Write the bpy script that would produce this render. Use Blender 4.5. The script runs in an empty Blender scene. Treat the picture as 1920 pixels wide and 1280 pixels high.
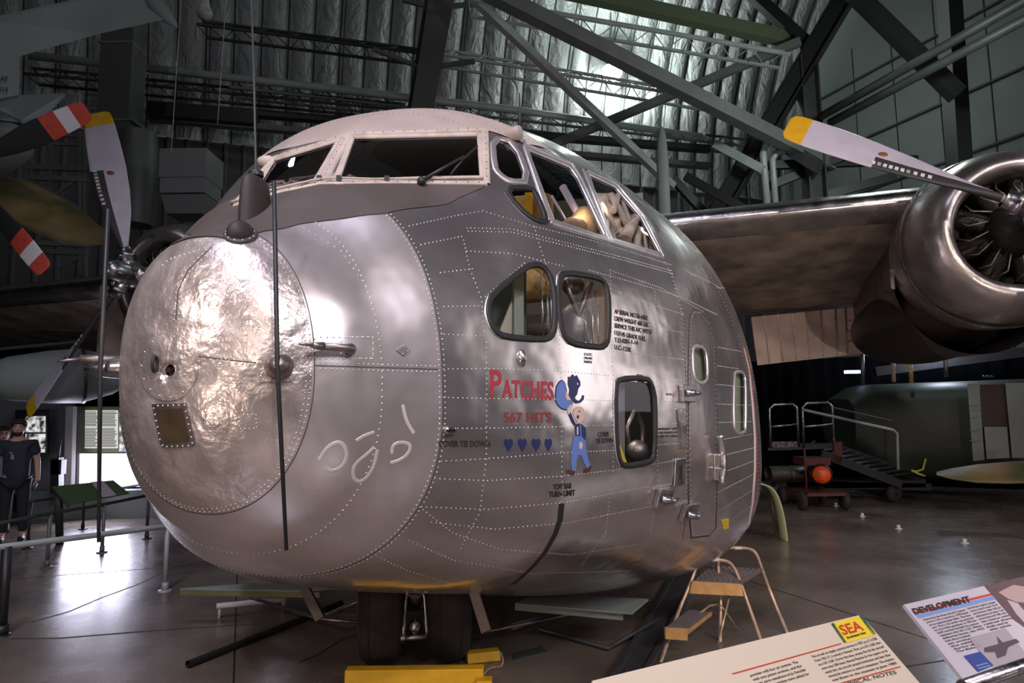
import bpy, bmesh, math, random
from math import sin, cos, pi, radians, sqrt, atan2
from mathutils import Vector as V3, Matrix, geometry
from mathutils.bvhtree import BVHTree
random.seed(7)
SC = bpy.context.scene
COL = SC.collection
# ------------------------------------------------------------------ camera
F, HOR, ROLL, EYE = 1250.0, 775.0, 0.012, 1.6
PIT = math.atan((HOR - 640) / F)
cd = bpy.data.cameras.new('camera'); cam = bpy.data.objects.new('camera', cd); COL.objects.link(cam)
cd.sensor_width = 36; cd.lens = F / 1920 * 36; cd.clip_start = .05; cd.clip_end = 300
_fw = V3((0, cos(PIT), sin(PIT))); _ex = V3((1, 0, 0)); _ez = V3((0, -sin(PIT), cos(PIT)))
_rt = _ex * cos(ROLL) - _ez * sin(ROLL)
_up = _ex * sin(ROLL) + _ez * cos(ROLL)
_m = Matrix((_rt, _up, -_fw)).transposed().to_4x4(); _m.translation = V3((0, 0, EYE))
cam.matrix_world = _m
SC.camera = cam
# ------------------------------------------------------------------ world, view
SC.view_settings.view_transform = 'Standard'; SC.view_settings.look = 'None'
SC.view_settings.gamma = 1; SC.view_settings.use_curve_mapping = False
SC.view_settings.exposure = 0.0
w = bpy.data.worlds.new('hall_ambient'); SC.world = w; w.use_nodes = True
w.node_tree.nodes['Background'].inputs[0].default_value = (.75, .72, .8, 1)
w.node_tree.nodes['Background'].inputs[1].default_value = .05

def area(name, loc, target, size, power, col, sy=None, spread=180):
    d = bpy.data.lights.new(name, 'AREA'); d.spread = radians(spread); d.energy = power; d.color = col; d.size = size
    d.shape = 'RECTANGLE' if sy else 'DISK'
    if sy: d.size_y = sy
    o = bpy.data.objects.new(name, d); COL.objects.link(o); o.location = loc
    o.rotation_euler = (V3(target) - V3(loc)).to_track_quat('-Z', 'Y').to_euler(); return o
def spot(name, loc, target, power, col, ang, rad=.08, blend=.5):
    d = bpy.data.lights.new(name, 'SPOT'); d.energy = power; d.color = col; d.spot_size = radians(ang); d.shadow_soft_size = rad; d.spot_blend = blend
    o = bpy.data.objects.new(name, d); COL.objects.link(o); o.location = loc
    o.rotation_euler = (V3(target) - V3(loc)).to_track_quat('-Z', 'Y').to_euler(); return o
def point(name, loc, power, col, rad=.1):
    d = bpy.data.lights.new(name, 'POINT'); d.energy = power; d.color = col; d.shadow_soft_size = rad
    o = bpy.data.objects.new(name, d); COL.objects.link(o); o.location = loc; return o
# display floodlights on the truss behind and above the visitor
FLOODS = [((-3.6, -1.2, 3.6), (-1.2, 2.6, 1.7), 230, (1, .83, .74), 60, 'warm floodlight on a stand, left of the walkway'),
          ((1.8, -3.0, 5.6), (.6, 4.4, 2.2), 520, (1, .85, .76), 70, 'pinkish floodlight high behind the walkway'),
          ((-2.0, -2.5, 7.0), (-1.0, 3.5, 2.8), 520, (.84, .86, 1), 60, 'cool floodlight high up on the left behind the walkway'),
          ((6.5, -1.0, 6.5), (4.4, 6.0, 3.4), 420, (1, .84, .80), 60, 'warm floodlight high on the right, aimed at the engine')]
for i, (l, t, p, c, a_, _l) in enumerate(FLOODS):
    spot('flood_or_fill', l, t, p, c, a_, .16, .8)
# roof lamps of the hall, then added fill lights without fittings
def ray(px, py):
    X, Y = px - 960, py - 640
    u = X * cos(ROLL) - Y * sin(ROLL); v = X * sin(ROLL) + Y * cos(ROLL)
    x = u / F; q = -v / F
    return V3((x, cos(PIT) - q * sin(PIT), sin(PIT) + q * cos(PIT)))
def P3(px, py, Y):
    r = ray(px, py); p = r * (Y / r.y); p.z += EYE; return p
def PF(px, py, z=0.0):
    r = ray(px, py); p = r * ((z - EYE) / r.z); p.z = z; return p
def roofdepth(px, py):
    y = 8.0
    while y < 20:
        p = P3(px, py, y); A = (p.x * cos(radians(72)) - p.y * sin(radians(72))) / (sin(radians(-22)) * cos(radians(72)) - cos(radians(-22)) * sin(radians(72)))
        if (A > 7.5 and p.z > 8.2 and (A - 7.5) ** 2 + (p.z - 8.2) ** 2 > 9.5 ** 2) or A > 17: return y
        y += .05
    return y
ROOFLAMP = P3(1148, 127, roofdepth(1148, 127) - .9)
point('roof_lamp_or_fill', ROOFLAMP, 420, (.90, 1, .97), .12)
spot('roof_lamp_or_fill', ROOFLAMP - V3((0, .3, .3)), ROOFLAMP + V3((1.2, 3.0, 2.2)), 1900, (.90, 1, .97), 125, .12, 1)
point('roof_lamp_or_fill', P3(1150, -60, roofdepth(1150, -60) - 1.2), 170, (.86, 1, .93), .12)
point('roof_lamp_or_fill', P3(1660, 120, 9.0), 150, (.84, 1, .95), .2)  # added cool-green fill for the right background, no lamp hangs here
point('wall_lamp_light', P3(1760, 640, 12.5), 70, (.7, .8, 1), .2)
point('roof_lamp_or_fill', (-7, 6, 11), 70, (.95, .93, 1), .2)
area('ceiling_fill', (-2, -1, 10.5), (-1, 3, 0), 3.4, 130, (.78, .76, 1), None, 90)  # large soft disc added overhead for highlights, not a fitting of the hall
area('hall_fill', (12.5, 4.4, 4.4), (1, 4.9, 1.9), 8, 110, (1, .92, .93), 5, 130)  # unseen panel added to brighten the port side skin
area('hall_fill', (7.5, -7, 8.5), (1.0, 4.4, 1.5), 5, 110, (.90, .88, 1), 3, 75)  # wide fill added high behind the viewer for reflections in the metal
spot('flood_or_fill', (-.6, -3.2, 2.7), (-.4, 5.5, .2), 110, (1, .82, .70), 60, .12, .8)  # added warm fill for the nose gear and tyres
spot('flood_or_fill', (3.2, -3.4, 5.2), (5.5, 9, 0), 420, (1, .82, .68), 60, .15, .9)  # added warm spot that lifts the floor on the right
spot('flood_or_fill', (-6.8, 3.2, 1.2), (-6.2, 10, 3.6), 60, (.85, .92, 1), 80, .15, .9)  # added cool spot for the dark far wing
spot('flood_or_fill', (3.4, -1.6, .5), (3.9, 8.4, 3.3), 420, (1, .82, .70), 62, .12, .9)  # added low spot for the wing underside, flap and nacelle
spot('flood_or_fill', (-2.6, -1.8, .45), (-.9, 3.0, 1.3), 90, (1, .80, .68), 70, .12, .9)  # added low warm fill for the lower nose
# ------------------------------------------------------------------ aircraft frame
AL = radians(16.0); O2 = (-1.165, 2.266); N2 = (cos(AL), -sin(AL)); A2 = (sin(AL), cos(AL))
def AP(u, v, z): return V3((O2[0] + N2[0] * u + A2[0] * v, O2[1] + N2[1] * u + A2[1] * v, z))
AN = V3((N2[0], N2[1], 0)); AA = V3((A2[0], A2[1], 0)); UP = V3((0, 0, 1))
def PV(px, py, v):
    r = ray(px, py); t = (v + O2[0] * A2[0] + O2[1] * A2[1]) / (r.x * A2[0] + r.y * A2[1]); p = r * t; p.z += EYE; return p
def PU(px, py, u):
    r = ray(px, py); t = (u + O2[0] * N2[0] + O2[1] * N2[1]) / (r.x * N2[0] + r.y * N2[1]); p = r * t; p.z += EYE; return p
# ------------------------------------------------------------------ materials
def mat(name, col, rough=.5, metal=0., bump=0., bscale=20., var=0., vscale=3., emis=None, estr=1., rvar=0., alpha=None, spec=None, coat=0., bdist=.02, col2=None, detail=4):
    m = bpy.data.materials.new(name); m.use_nodes = True; nt = m.node_tree; b = nt.nodes['Principled BSDF']
    b.inputs['Base Color'].default_value = (*col, 1); b.inputs['Roughness'].default_value = rough; b.inputs['Metallic'].default_value = metal
    if coat: b.inputs['Coat Weight'].default_value = coat; b.inputs['Coat Roughness'].default_value = .15
    if spec is not None: b.inputs['Specular IOR Level'].default_value = spec
    if emis: b.inputs['Emission Color'].default_value = (*emis, 1); b.inputs['Emission Strength'].default_value = estr
    tc = nt.nodes.new('ShaderNodeTexCoord')
    if var or col2:
        n = nt.nodes.new('ShaderNodeTexNoise'); n.inputs['Scale'].default_value = vscale; n.inputs['Detail'].default_value = detail + 2
        nt.links.new(tc.outputs['Object'], n.inputs['Vector'])
        cr = nt.nodes.new('ShaderNodeValToRGB'); cr.color_ramp.elements[0].position = .32; cr.color_ramp.elements[1].position = .68
        c2 = col2 or tuple(c * (1 - var) for c in col)
        cr.color_ramp.elements[0].color = (*c2, 1); cr.color_ramp.elements[1].color = (*(min(1, c * (1 + (0 if col2 else var * .6))) for c in col), 1)
        nt.links.new(n.outputs['Fac'], cr.inputs['Fac']); nt.links.new(cr.outputs['Color'], b.inputs['Base Color'])
    if rvar:
        n = nt.nodes.new('ShaderNodeTexNoise'); n.inputs['Scale'].default_value = vscale * 1.7; n.inputs['Detail'].default_value = 6
        nt.links.new(tc.outputs['Object'], n.inputs['Vector'])
        mr = nt.nodes.new('ShaderNodeMapRange'); mr.inputs[1].default_value = .3; mr.inputs[2].default_value = .7
        mr.inputs[3].default_value = max(.03, rough - rvar); mr.inputs[4].default_value = rough + rvar
        nt.links.new(n.outputs['Fac'], mr.inputs[0]); nt.links.new(mr.outputs[0], b.inputs['Roughness'])
    if bump:
        n = nt.nodes.new('ShaderNodeTexNoise'); n.inputs['Scale'].default_value = bscale; n.inputs['Detail'].default_value = detail
        nt.links.new(tc.outputs['Object'], n.inputs['Vector'])
        bp = nt.nodes.new('ShaderNodeBump'); bp.inputs['Strength'].default_value = bump; bp.inputs['Distance'].default_value = bdist
        nt.links.new(n.outputs['Fac'], bp.inputs['Height']); nt.links.new(bp.outputs[0], b.inputs['Normal'])
    if alpha is not None: b.inputs['Alpha'].default_value = alpha
    return m
M = {}
M['nose'] = mat('dented_aluminium', (.80, .69, .65), .33, .75, .5, 11, .32, 7, rvar=.09, bdist=.03, detail=4)
M['skin1'] = mat('satin_aluminium', (.74, .66, .65), .31, .76, .34, 3.6, .16, 2.2, rvar=.05, bdist=.03, detail=2)
M['skin2'] = mat('polished_aluminium', (.74, .68, .68), .23, .9, .36, 4.0, .12, 1.6, rvar=.04, bdist=.03, detail=2)
M['alu'] = mat('bare_aluminium', (.74, .71, .71), .24, 1, .25, 7, .25, 3, rvar=.08)
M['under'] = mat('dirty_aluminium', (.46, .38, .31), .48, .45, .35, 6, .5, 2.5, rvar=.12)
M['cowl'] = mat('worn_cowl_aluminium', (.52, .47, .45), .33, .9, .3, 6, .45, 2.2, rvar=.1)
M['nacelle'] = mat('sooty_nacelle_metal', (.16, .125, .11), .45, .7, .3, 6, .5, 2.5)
M['satin'] = mat('satin_frame_aluminium', (.70, .64, .63), .42, .85, .1, 40, .15, 12)
M['seam'] = mat('seam_line', (.10, .09, .09), .6, .3)
M['rivet'] = mat('rivet_head', (.80, .74, .72), .35, .8)
M['beige'] = mat('roof_beige_paint', (.50, .40, .345), .5, 0, .1, 30, .12, 4)
M['cream'] = mat('frame_cream_paint', (.58, .48, .41), .48, 0, .1, 60, .18, 14)
M['glare'] = mat('antiglare_paint', (.085, .064, .058), .7, 0, .1, 60, .16, 5)
M['rubber'] = mat('black_rubber', (.02, .019, .019), .5, 0, .15, 40)
M['black'] = mat('black_paint', (.02, .02, .022), .45)
M['darkgrey'] = mat('dark_grey_steel', (.065, .068, .068), .55, .3, .1, 20, .2)
M['greysteel'] = mat('grey_painted_steel', (.17, .18, .175), .5, .1, .1, 20, .15)
M['lightsteel'] = mat('pale_painted_steel', (.46, .5, .48), .42, .1, 0, 20, .15)
M['red'] = mat('red_paint', (.42, .035, .05), .45)
M['dullred'] = mat('faded_red_paint', (.27, .035, .035), .5)
M['navy'] = mat('navy_paint', (.02, .025, .11), .45)
M['blue'] = mat('blue_paint', (.13, .22, .55), .45)
M['skinpaint'] = mat('pale_pink_paint', (.75, .52, .45), .5)
M['white'] = mat('white_paint', (.75, .73, .73), .45)
M['brownp'] = mat('brown_paint', (.11, .028, .022), .5)
M['ink'] = mat('stencil_ink', (.025, .022, .022), .55)
M['yellow'] = mat('chrome_yellow_paint', (.80, .43, .01), .45, 0, .1, 30, .12, 9)
M['blade'] = mat('lilac_grey_blade_paint', (.62, .57, .65), .42, 0, .08, 40, .08, 5)
M['boot'] = mat('black_deicer_boot', (.045, .04, .045), .55)
M['bladeblack'] = mat('matt_black_blade', (.015, .014, .014), .7)
M['tipred'] = mat('red_blade_tip', (.60, .07, .04), .5, 0, .1, 40, .15, 20)
M['decal'] = mat('brown_maker_decal', (.30, .10, .04), .5)
M['steel'] = mat('machined_steel', (.5, .48, .49), .3, 1, .1, 30, .2, 9, rvar=.1)
M['dirtysteel'] = mat('dirty_steel', (.30, .26, .25), .42, .9, .2, 20, .35, 9)
M['engine'] = mat('engine_black', (.035, .03, .028), .5, .5, .2, 20, .3)
M['tyre'] = mat('tyre_rubber', (.035, .028, .026), .8, 0, .25, 25, .4, 8)
M['olive'] = mat('olive_green_paint', (.16, .17, .07), .55, 0, .1, 20, .2)
M['camo'] = mat('camouflage_paint', (.42, .27, .12), .6, 0, 0, 20, 0, 1.1, col2=(.06, .085, .03))
M['greengrey'] = mat('grey_green_paint', (.22, .25, .21), .5, 0, 0, 20, .2, 1)
M['greyac'] = mat('light_grey_aircraft_paint', (.23, .26, .25), .55, 0, 0, 20, .12, 1.4)
M['darkgreen'] = mat('dark_green_paint', (.03, .038, .028), .5, 0, .1, 20, .25, 1.5)
M['wood'] = mat('varnished_wood', (.62, .33, .12), .5, 0, .1, 30, .2, 12)
M['greytread'] = mat('grey_tread_rubber', (.17, .14, .14), .75, 0, .5, 120, .2)
M['tubemetal'] = mat('scuffed_ladder_tube', (.66, .46, .32), .35, .5, .1, 30, .3, 16)
M['cardcream'] = mat('cream_sign_panel', (.72, .60, .46), .35, coat=.4)
M['cardpink'] = mat('pale_lilac_sign_panel', (.60, .53, .58), .35, coat=.4)
M['signyellow'] = mat('sign_yellow', (.85, .62, .04), .4)
M['signgreen'] = mat('sign_green', (.03, .13, .05), .4)
M['signred'] = mat('sign_red', (.55, .06, .03), .4)
M['signblue'] = mat('sign_blue', (.03, .06, .28), .4)
M['signltblue'] = mat('sign_light_blue', (.22, .32, .62), .4)
M['textink'] = mat('printed_text', (.07, .06, .05), .6)
M['orange'] = mat('orange_drum_paint', (.85, .10, .015), .35)
M['rope'] = mat('yellow_green_rope', (.55, .55, .10), .6)
M['curtain'] = mat('black_curtain', (.004, .004, .006), 1, spec=.1)
M['skinm'] = mat('skin', (.55, .32, .24), .5)
M['hair'] = mat('dark_brown_hair', (.025, .016, .012), .7)
M['shirt'] = mat('dark_navy_cloth', (.03, .032, .05), .8)
M['shirt2'] = mat('pale_blue_cloth', (.35, .42, .6), .8)
M['trouser'] = mat('dark_trouser_cloth', (.02, .02, .022), .85)
M['wallgrey'] = mat('grey_partition_paint', (.17, .175, .19), .6)
M['lampglass'] = mat('lamp_glow', (1, 1, 1), .3, emis=(.93, 1, .98), estr=60)
M['lampdim'] = mat('dim_lamp_glass', (.35, .36, .36), .2)
M['screen'] = mat('lit_display_screen', (.1, .1, .1), .3, emis=(.80, .76, 1), estr=2.0)
M['litpanel'] = mat('lit_text_panel', (.3, .3, .3), .4, emis=(.85, .85, .78), estr=.75)
M['litphoto'] = mat('lit_photo_panel', (.3, .3, .3), .4, emis=(.70, .74, .74), estr=.8)
M['bluelamp'] = mat('blue_white_lamp', (.3, .3, .3), .4, emis=(.4, .6, 1), estr=3)
M['quilt'] = mat('quilted_lining', (.50, .39, .31), .7, 0, .6, 12, .35, 7)
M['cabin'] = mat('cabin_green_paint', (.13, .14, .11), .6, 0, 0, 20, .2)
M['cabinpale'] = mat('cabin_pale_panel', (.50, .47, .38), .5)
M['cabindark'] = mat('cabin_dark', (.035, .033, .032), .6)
M['tan'] = mat('tan_webbing', (.55, .36, .14), .7, 0, 0, 20, .4, 20)
M['glint'] = mat('painted_glint', (.86, .74, .70), .4, .4)  # pale colour standing in for reflected light on the nose

def glass(name, tint=(.8, .85, .9), gl=.14, rough=.02):
    m = bpy.data.materials.new(name); m.use_nodes = True; nt = m.node_tree; nt.nodes.clear()
    out = nt.nodes.new('ShaderNodeOutputMaterial'); mx = nt.nodes.new('ShaderNodeMixShader')
    tr = nt.nodes.new('ShaderNodeBsdfTransparent'); tr.inputs[0].default_value = (*tint, 1)
    g = nt.nodes.new('ShaderNodeBsdfGlossy'); g.inputs['Roughness'].default_value = rough; g.inputs[0].default_value = (.9, .9, 1, 1)
    fr = nt.nodes.new('ShaderNodeLayerWeight'); fr.inputs[0].default_value = .5
    pw = nt.nodes.new('ShaderNodeMath'); pw.operation = 'POWER'; pw.inputs[1].default_value = 4
    ad = nt.nodes.new('ShaderNodeMath'); ad.operation = 'MULTIPLY_ADD'; ad.inputs[1].default_value = .5; ad.inputs[2].default_value = gl
    nt.links.new(fr.outputs['Facing'], pw.inputs[0]); nt.links.new(pw.outputs[0], ad.inputs[0]); nt.links.new(ad.outputs[0], mx.inputs[0])
    nt.links.new(tr.outputs[0], mx.inputs[1]); nt.links.new(g.outputs[0], mx.inputs[2]); nt.links.new(mx.outputs[0], out.inputs[0])
    return m
M['glass'] = glass('window_glass', (.6, .62, .72), .085)
M['glassclear'] = glass('clear_window_glass', (.9, .92, .92), .025)
# ------------------------------------------------------------------ mesh helpers
class MB:
    def __init__(s): s.v = []; s.f = []; s.m = []; s.smooth = []
    def add(s, vs, fs, mi=0, sm=False):
        o = len(s.v); s.v += [tuple(x) for x in vs]
        for f in fs: s.f.append(tuple(i + o for i in f)); s.m.append(mi); s.smooth.append(sm)
        return s
    def box(s, c, size, ax=None, mi=0):
        c = V3(c); X, Y, Z = ax or (V3((1, 0, 0)), V3((0, 1, 0)), V3((0, 0, 1)))
        vs = [c + X * (size[0] * i) + Y * (size[1] * j) + Z * (size[2] * k) for i in (-.5, .5) for j in (-.5, .5) for k in (-.5, .5)]
        return s.add(vs, [(0, 1, 3, 2), (4, 6, 7, 5), (0, 4, 5, 1), (2, 3, 7, 6), (0, 2, 6, 4), (1, 5, 7, 3)], mi)
    def beam(s, a, b, w, h, up=UP, mi=0, ibeam=False):
        a, b = V3(a), V3(b); d = (b - a); L = d.length; d.normalize(); X = d.cross(V3(up))
        if X.length < 1e-3: X = d.cross(V3((1, 0, 0)))
        X.normalize(); Z = X.cross(d); c = (a + b) / 2
        if not ibeam: return s.box(c, (w, L, h), (X, d, Z), mi)
        s.box(c + Z * (h / 2 - h * .04), (w, L, h * .08), (X, d, Z), mi); s.box(c - Z * (h / 2 - h * .04), (w, L, h * .08), (X, d, Z), mi)
        return s.box(c, (w * .1, L, h * .9), (X, d, Z), mi)
    def tube(s, pts, r, n=8, mi=0, closed=False, cap=True, rs=None):
        pts = [V3(p) for p in pts]; k = len(pts); o = len(s.v); prev = None
        for i, p in enumerate(pts):
            if closed: t = pts[(i + 1) % k] - pts[i - 1]
            else: t = pts[min(i + 1, k - 1)] - pts[max(i - 1, 0)]
            if t.length < 1e-9: t = V3((0, 0, 1))
            t.normalize()
            if prev is None:
                q = UP if abs(t.z) < .9 else V3((1, 0, 0)); X = t.cross(q).normalized()
            else:
                X = prev - t * prev.dot(t)
                X = X.normalized() if X.length > 1e-6 else t.cross(UP).normalized()
            prev = X; Y = t.cross(X); rr = rs[i] if rs else r
            for j in range(n): a = 2 * pi * j / n; s.v.append(tuple(p + X * (rr * cos(a)) + Y * (rr * sin(a))))
        for i in range(k if closed else k - 1):
            for j in range(n):
                a = o + i * n + j; b = o + i * n + (j + 1) % n; i2 = (i + 1) % k
                s.f.append((a, b, o + i2 * n + (j + 1) % n, o + i2 * n + j)); s.m.append(mi); s.smooth.append(True)
        if cap and not closed:
            s.f.append(tuple(o + j for j in range(n))[::-1]); s.f.append(tuple(o + (k - 1) * n + j for j in range(n))); s.m += [mi, mi]; s.smooth += [False, False]
        return s
    def lathe(s, prof, o, d, n=48, mi=0, sc=None, arc=(0, 2 * pi)):
        o, d = V3(o), V3(d).normalized(); X = d.cross(UP)
        if X.length < 1e-3: X = V3((1, 0, 0))
        X.normalize(); Y = X.cross(d)
        sx, sy = sc or (1, 1); vs = []; k = len(prof); full = abs(arc[1] - arc[0] - 2 * pi) < 1e-6; nn = n if full else n + 1
        for (r, t) in prof:
            for j in range(nn):
                a = arc[0] + (arc[1] - arc[0]) * j / n; vs.append(o + d * t + X * (r * sx * cos(a)) + Y * (r * sy * sin(a)))
        fs = []
        for i in range(k - 1):
            for j in range(n):
                j2 = (j + 1) % nn
                fs.append((i * nn + j, i * nn + j2, (i + 1) * nn + j2, (i + 1) * nn + j))
        return s.add(vs, fs, mi, True)
    def sphere(s, c, r, n=16, mi=0, sc=(1, 1, 1), ax=None):
        c = V3(c); X, Y, Z = ax or (V3((1, 0, 0)), V3((0, 1, 0)), V3((0, 0, 1))); h = n // 2; vs = []
        for i in range(h + 1):
            t = pi * i / h
            for j in range(n):
                a = 2 * pi * j / n; vs.append(c + X * (r * sc[0] * sin(t) * cos(a)) + Y * (r * sc[1] * sin(t) * sin(a)) + Z * (r * sc[2] * cos(t)))
        fs = [(i * n + j, (i + 1) * n + j, (i + 1) * n + (j + 1) % n, i * n + (j + 1) % n) for i in range(h) for j in range(n)]
        return s.add(vs, fs, mi, True)
    def disc(s, c, nrm, r, n=20, mi=0, th=.004, r2=None):
        nrm = V3(nrm).normalized(); return s.lathe([(0, th), (r * .96, th), (r, th * .6), (r, 0)], c, nrm, n, mi, (1, (r2 or r) / r))
    def grid(s, rows, mi=0, sm=True, closed=False):
        k = len(rows[0]); vs = [p for r in rows for p in r]; kk = k if closed else k - 1
        return s.add(vs, [(i * k + j, i * k + (j + 1) % k, (i + 1) * k + (j + 1) % k, (i + 1) * k + j) for i in range(len(rows) - 1) for j in range(kk)], mi, sm)
    def quad(s, a, b, c, d, mi=0): return s.add([a, b, c, d], [(0, 1, 2, 3)], mi)
    def plate(s, pts, th, mi=0):      # planar polygon with thickness
        pts = [V3(p) for p in pts]; nrm = V3((0, 0, 0))
        for i in range(len(pts)):
            p, q = pts[i] - pts[0], pts[(i + 1) % len(pts)] - pts[0]; nrm += p.cross(q)
        nrm.normalize(); k = len(pts); vs = [p + nrm * th / 2 for p in pts] + [p - nrm * th / 2 for p in pts]
        return s.add(vs, [tuple(range(k)), tuple(range(2 * k - 1, k - 1, -1))] + [(i, k + i, k + (i + 1) % k, (i + 1) % k) for i in range(k)], mi)
    def build(s, name, m, parent=None, bevel=0):
        me = bpy.data.meshes.new(name); off = parent_loc(parent)
        me.from_pydata([tuple(V3(v) - off) for v in s.v], [], s.f)
        for x in (m if isinstance(m, (list, tuple)) else [m]): me.materials.append(M[x] if isinstance(x, str) else x)
        me.polygons.foreach_set('material_index', s.m); me.polygons.foreach_set('use_smooth', s.smooth); me.update()
        o = bpy.data.objects.new(name, me); COL.objects.link(o)
        if parent: o.parent = parent
        if bevel:
            b = o.modifiers.new('bevel', 'BEVEL'); b.width = bevel; b.segments = 2; b.limit_method = 'ANGLE'
        return o
def parent_loc(p):
    r = V3((0, 0, 0))
    while p: r = r + V3(p.location); p = p.parent
    return r
def tag(o, label, cat, group=None, kind=None):
    if label: o['label'] = label
    if cat: o['category'] = cat
    if group: o['group'] = group
    if kind: o['kind'] = kind
    return o
def thing(name, label, cat, loc=(0, 0, 0), group=None):
    o = bpy.data.objects.new(name, None); COL.objects.link(o); o.location = loc; o.empty_display_size = .1
    return tag(o, label, cat, group)
def struct(o): o['kind'] = 'structure'; return o
def smooth_poly(P, it=1):
    for _ in range(it):
        Q = []
        for i in range(len(P)):
            a, b = P[i], P[(i + 1) % len(P)]
            Q += [(a[0] * .75 + b[0] * .25, a[1] * .75 + b[1] * .25), (a[0] * .25 + b[0] * .75, a[1] * .25 + b[1] * .75)]
        P = Q
    return P
def inpoly(x, y, P):
    c = False; j = len(P) - 1
    for i in range(len(P)):
        if (P[i][1] > y) != (P[j][1] > y) and x < (P[j][0] - P[i][0]) * (y - P[i][1]) / (P[j][1] - P[i][1]) + P[i][0]: c = not c
        j = i
    return c
def text_mesh(body, size=1.0, bold=0.0, align='LEFT', space=1.0):
    """letters as flat triangles in the XY plane, from the built-in font"""
    cu = bpy.data.curves.new('lettering', 'FONT'); cu.body = body; cu.size = size; cu.offset = bold; cu.align_x = align; cu.space_character = space; cu.resolution_u = 3
    ob = bpy.data.objects.new('lettering', cu); COL.objects.link(ob)
    dg = bpy.context.evaluated_depsgraph_get(); me = ob.evaluated_get(dg).to_mesh()
    vs = [v.co.copy() for v in me.vertices]; fs = [tuple(p.vertices) for p in me.polygons]
    ob.evaluated_get(dg).to_mesh_clear(); bpy.data.objects.remove(ob); bpy.data.curves.remove(cu)
    return vs, fs
# ------------------------------------------------------------------ hangar shell
H1 = V3((sin(radians(-22)), cos(radians(-22)), 0)); H2 = V3((sin(radians(72)), cos(radians(72)), 0))
def HP(A, B, z): return H1 * A + H2 * B + UP * z
WA, WB, WZ, AR = 17.0, 16.2, 8.2, 9.5
def archp(t, dr=0.0): return (WA - AR + (AR - dr) * cos(t), WZ + (AR - dr) * sin(t))
mf = bpy.data.materials.new('polished_concrete'); mf.use_nodes = True; nt = mf.node_tree; b = nt.nodes['Principled BSDF']
tc = nt.nodes.new('ShaderNodeTexCoord'); n1 = nt.nodes.new('ShaderNodeTexNoise'); n1.inputs['Scale'].default_value = .9; n1.inputs['Detail'].default_value = 8
n2 = nt.nodes.new('ShaderNodeTexNoise'); n2.inputs['Scale'].default_value = 3.5; n2.inputs['Detail'].default_value = 5
r1 = nt.nodes.new('ShaderNodeValToRGB'); r1.color_ramp.elements[0].position = .35; r1.color_ramp.elements[1].position = .7
r1.color_ramp.elements[0].color = (.115, .09, .072, 1); r1.color_ramp.elements[1].color = (.27, .215, .175, 1)
mr = nt.nodes.new('ShaderNodeMapRange'); mr.inputs[1].default_value = .1; mr.inputs[2].default_value = .9; mr.inputs[3].default_value = .17; mr.inputs[4].default_value = .36
for n_ in (n1, n2): nt.links.new(tc.outputs['Object'], n_.inputs['Vector'])
nt.links.new(n1.outputs['Fac'], r1.inputs['Fac']); nt.links.new(r1.outputs['Color'], b.inputs['Base Color']); nt.links.new(n2.outputs['Fac'], mr.inputs[0]); nt.links.new(mr.outputs[0], b.inputs['Roughness'])
b.inputs['Specular IOR Level'].default_value = .9
M['floor'] = mf
fl = MB(); fl.quad(HP(-16, -30, 0), HP(-16, WB + .2, 0), HP(WA + .3, WB + .2, 0), HP(WA + .3, -30, 0)); struct(fl.build('floor', 'floor'))
jt = MB()     # saw-cut joints and wandering cracks
for B in (-9, -4.5, 0, 4.5, 9, 13): jt.beam(HP(-6, B, .001), HP(WA, B, .001), .012, .002)
for A in (3.4, 8.2, 12.8): jt.beam(HP(A, -24, .001), HP(A, WB, .001), .012, .002)
for c in ([(60, 1165), (130, 1145), (190, 1120), (260, 1095), (330, 1062), (400, 1050)], [(20, 1198), (120, 1194), (240, 1186), (340, 1178), (480, 1168)], [(560, 1240), (600, 1225), (640, 1200), (700, 1180)]):
    pts = [PF(*p, .0015) for p in c]; pts = [p + V3((random.uniform(-.01, .01), random.uniform(-.02, .02), 0)) for p in pts]
    for i in range(len(pts) - 1): jt.beam(pts[i], pts[i + 1], .010, .002)
struct(jt.build('trim_1', 'black'))
# quilted insulation on the arch: pillowed strips between cables
mi_ = bpy.data.materials.new('insulation_blanket'); mi_.use_nodes = True; nt = mi_.node_tree; b = nt.nodes['Principled BSDF']
b.inputs['Base Color'].default_value = (.34, .36, .358, 1); b.inputs['Roughness'].default_value = .4; b.inputs['Specular IOR Level'].default_value = .7
tc = nt.nodes.new('ShaderNodeTexCoord'); mp = nt.nodes.new('ShaderNodeMapping'); mp.inputs['Rotation'].default_value = (0, 0, radians(18)); mp.inputs['Scale'].default_value = (1, 1, .45)
wv = nt.nodes.new('ShaderNodeTexNoise'); wv.inputs['Scale'].default_value = 3.2; wv.inputs['Detail'].default_value = 3; wv.inputs['Distortion'].default_value = 1.6
bp = nt.nodes.new('ShaderNodeBump'); bp.inputs['Strength'].default_value = .8; bp.inputs['Distance'].default_value = .12
nt.links.new(tc.outputs['Object'], mp.inputs[0]); nt.links.new(mp.outputs[0], wv.inputs['Vector']); nt.links.new(wv.outputs['Fac'], bp.inputs['Height']); nt.links.new(bp.outputs[0], b.inputs['Normal'])
M['insul'] = mi_
rows = []
SP = .62
for i in range(0, 64):
    t = radians(100) * i / 63
    row = []
    Bs = [-24 + SP * j / 6 for j in range(int((WB + 24) / SP * 6) + 1)]
    for B in Bs:
        ph = ((B + 24) / SP) % 1.0; bulge = .13 * abs(sin(pi * ph)) ** .6
        A, z = archp(t, bulge); row.append(HP(A, B, z))
    rows.append(row)
rc = MB(); rc.grid(rows); struct(rc.build('ceiling', 'insul'))
cb = MB()
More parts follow.
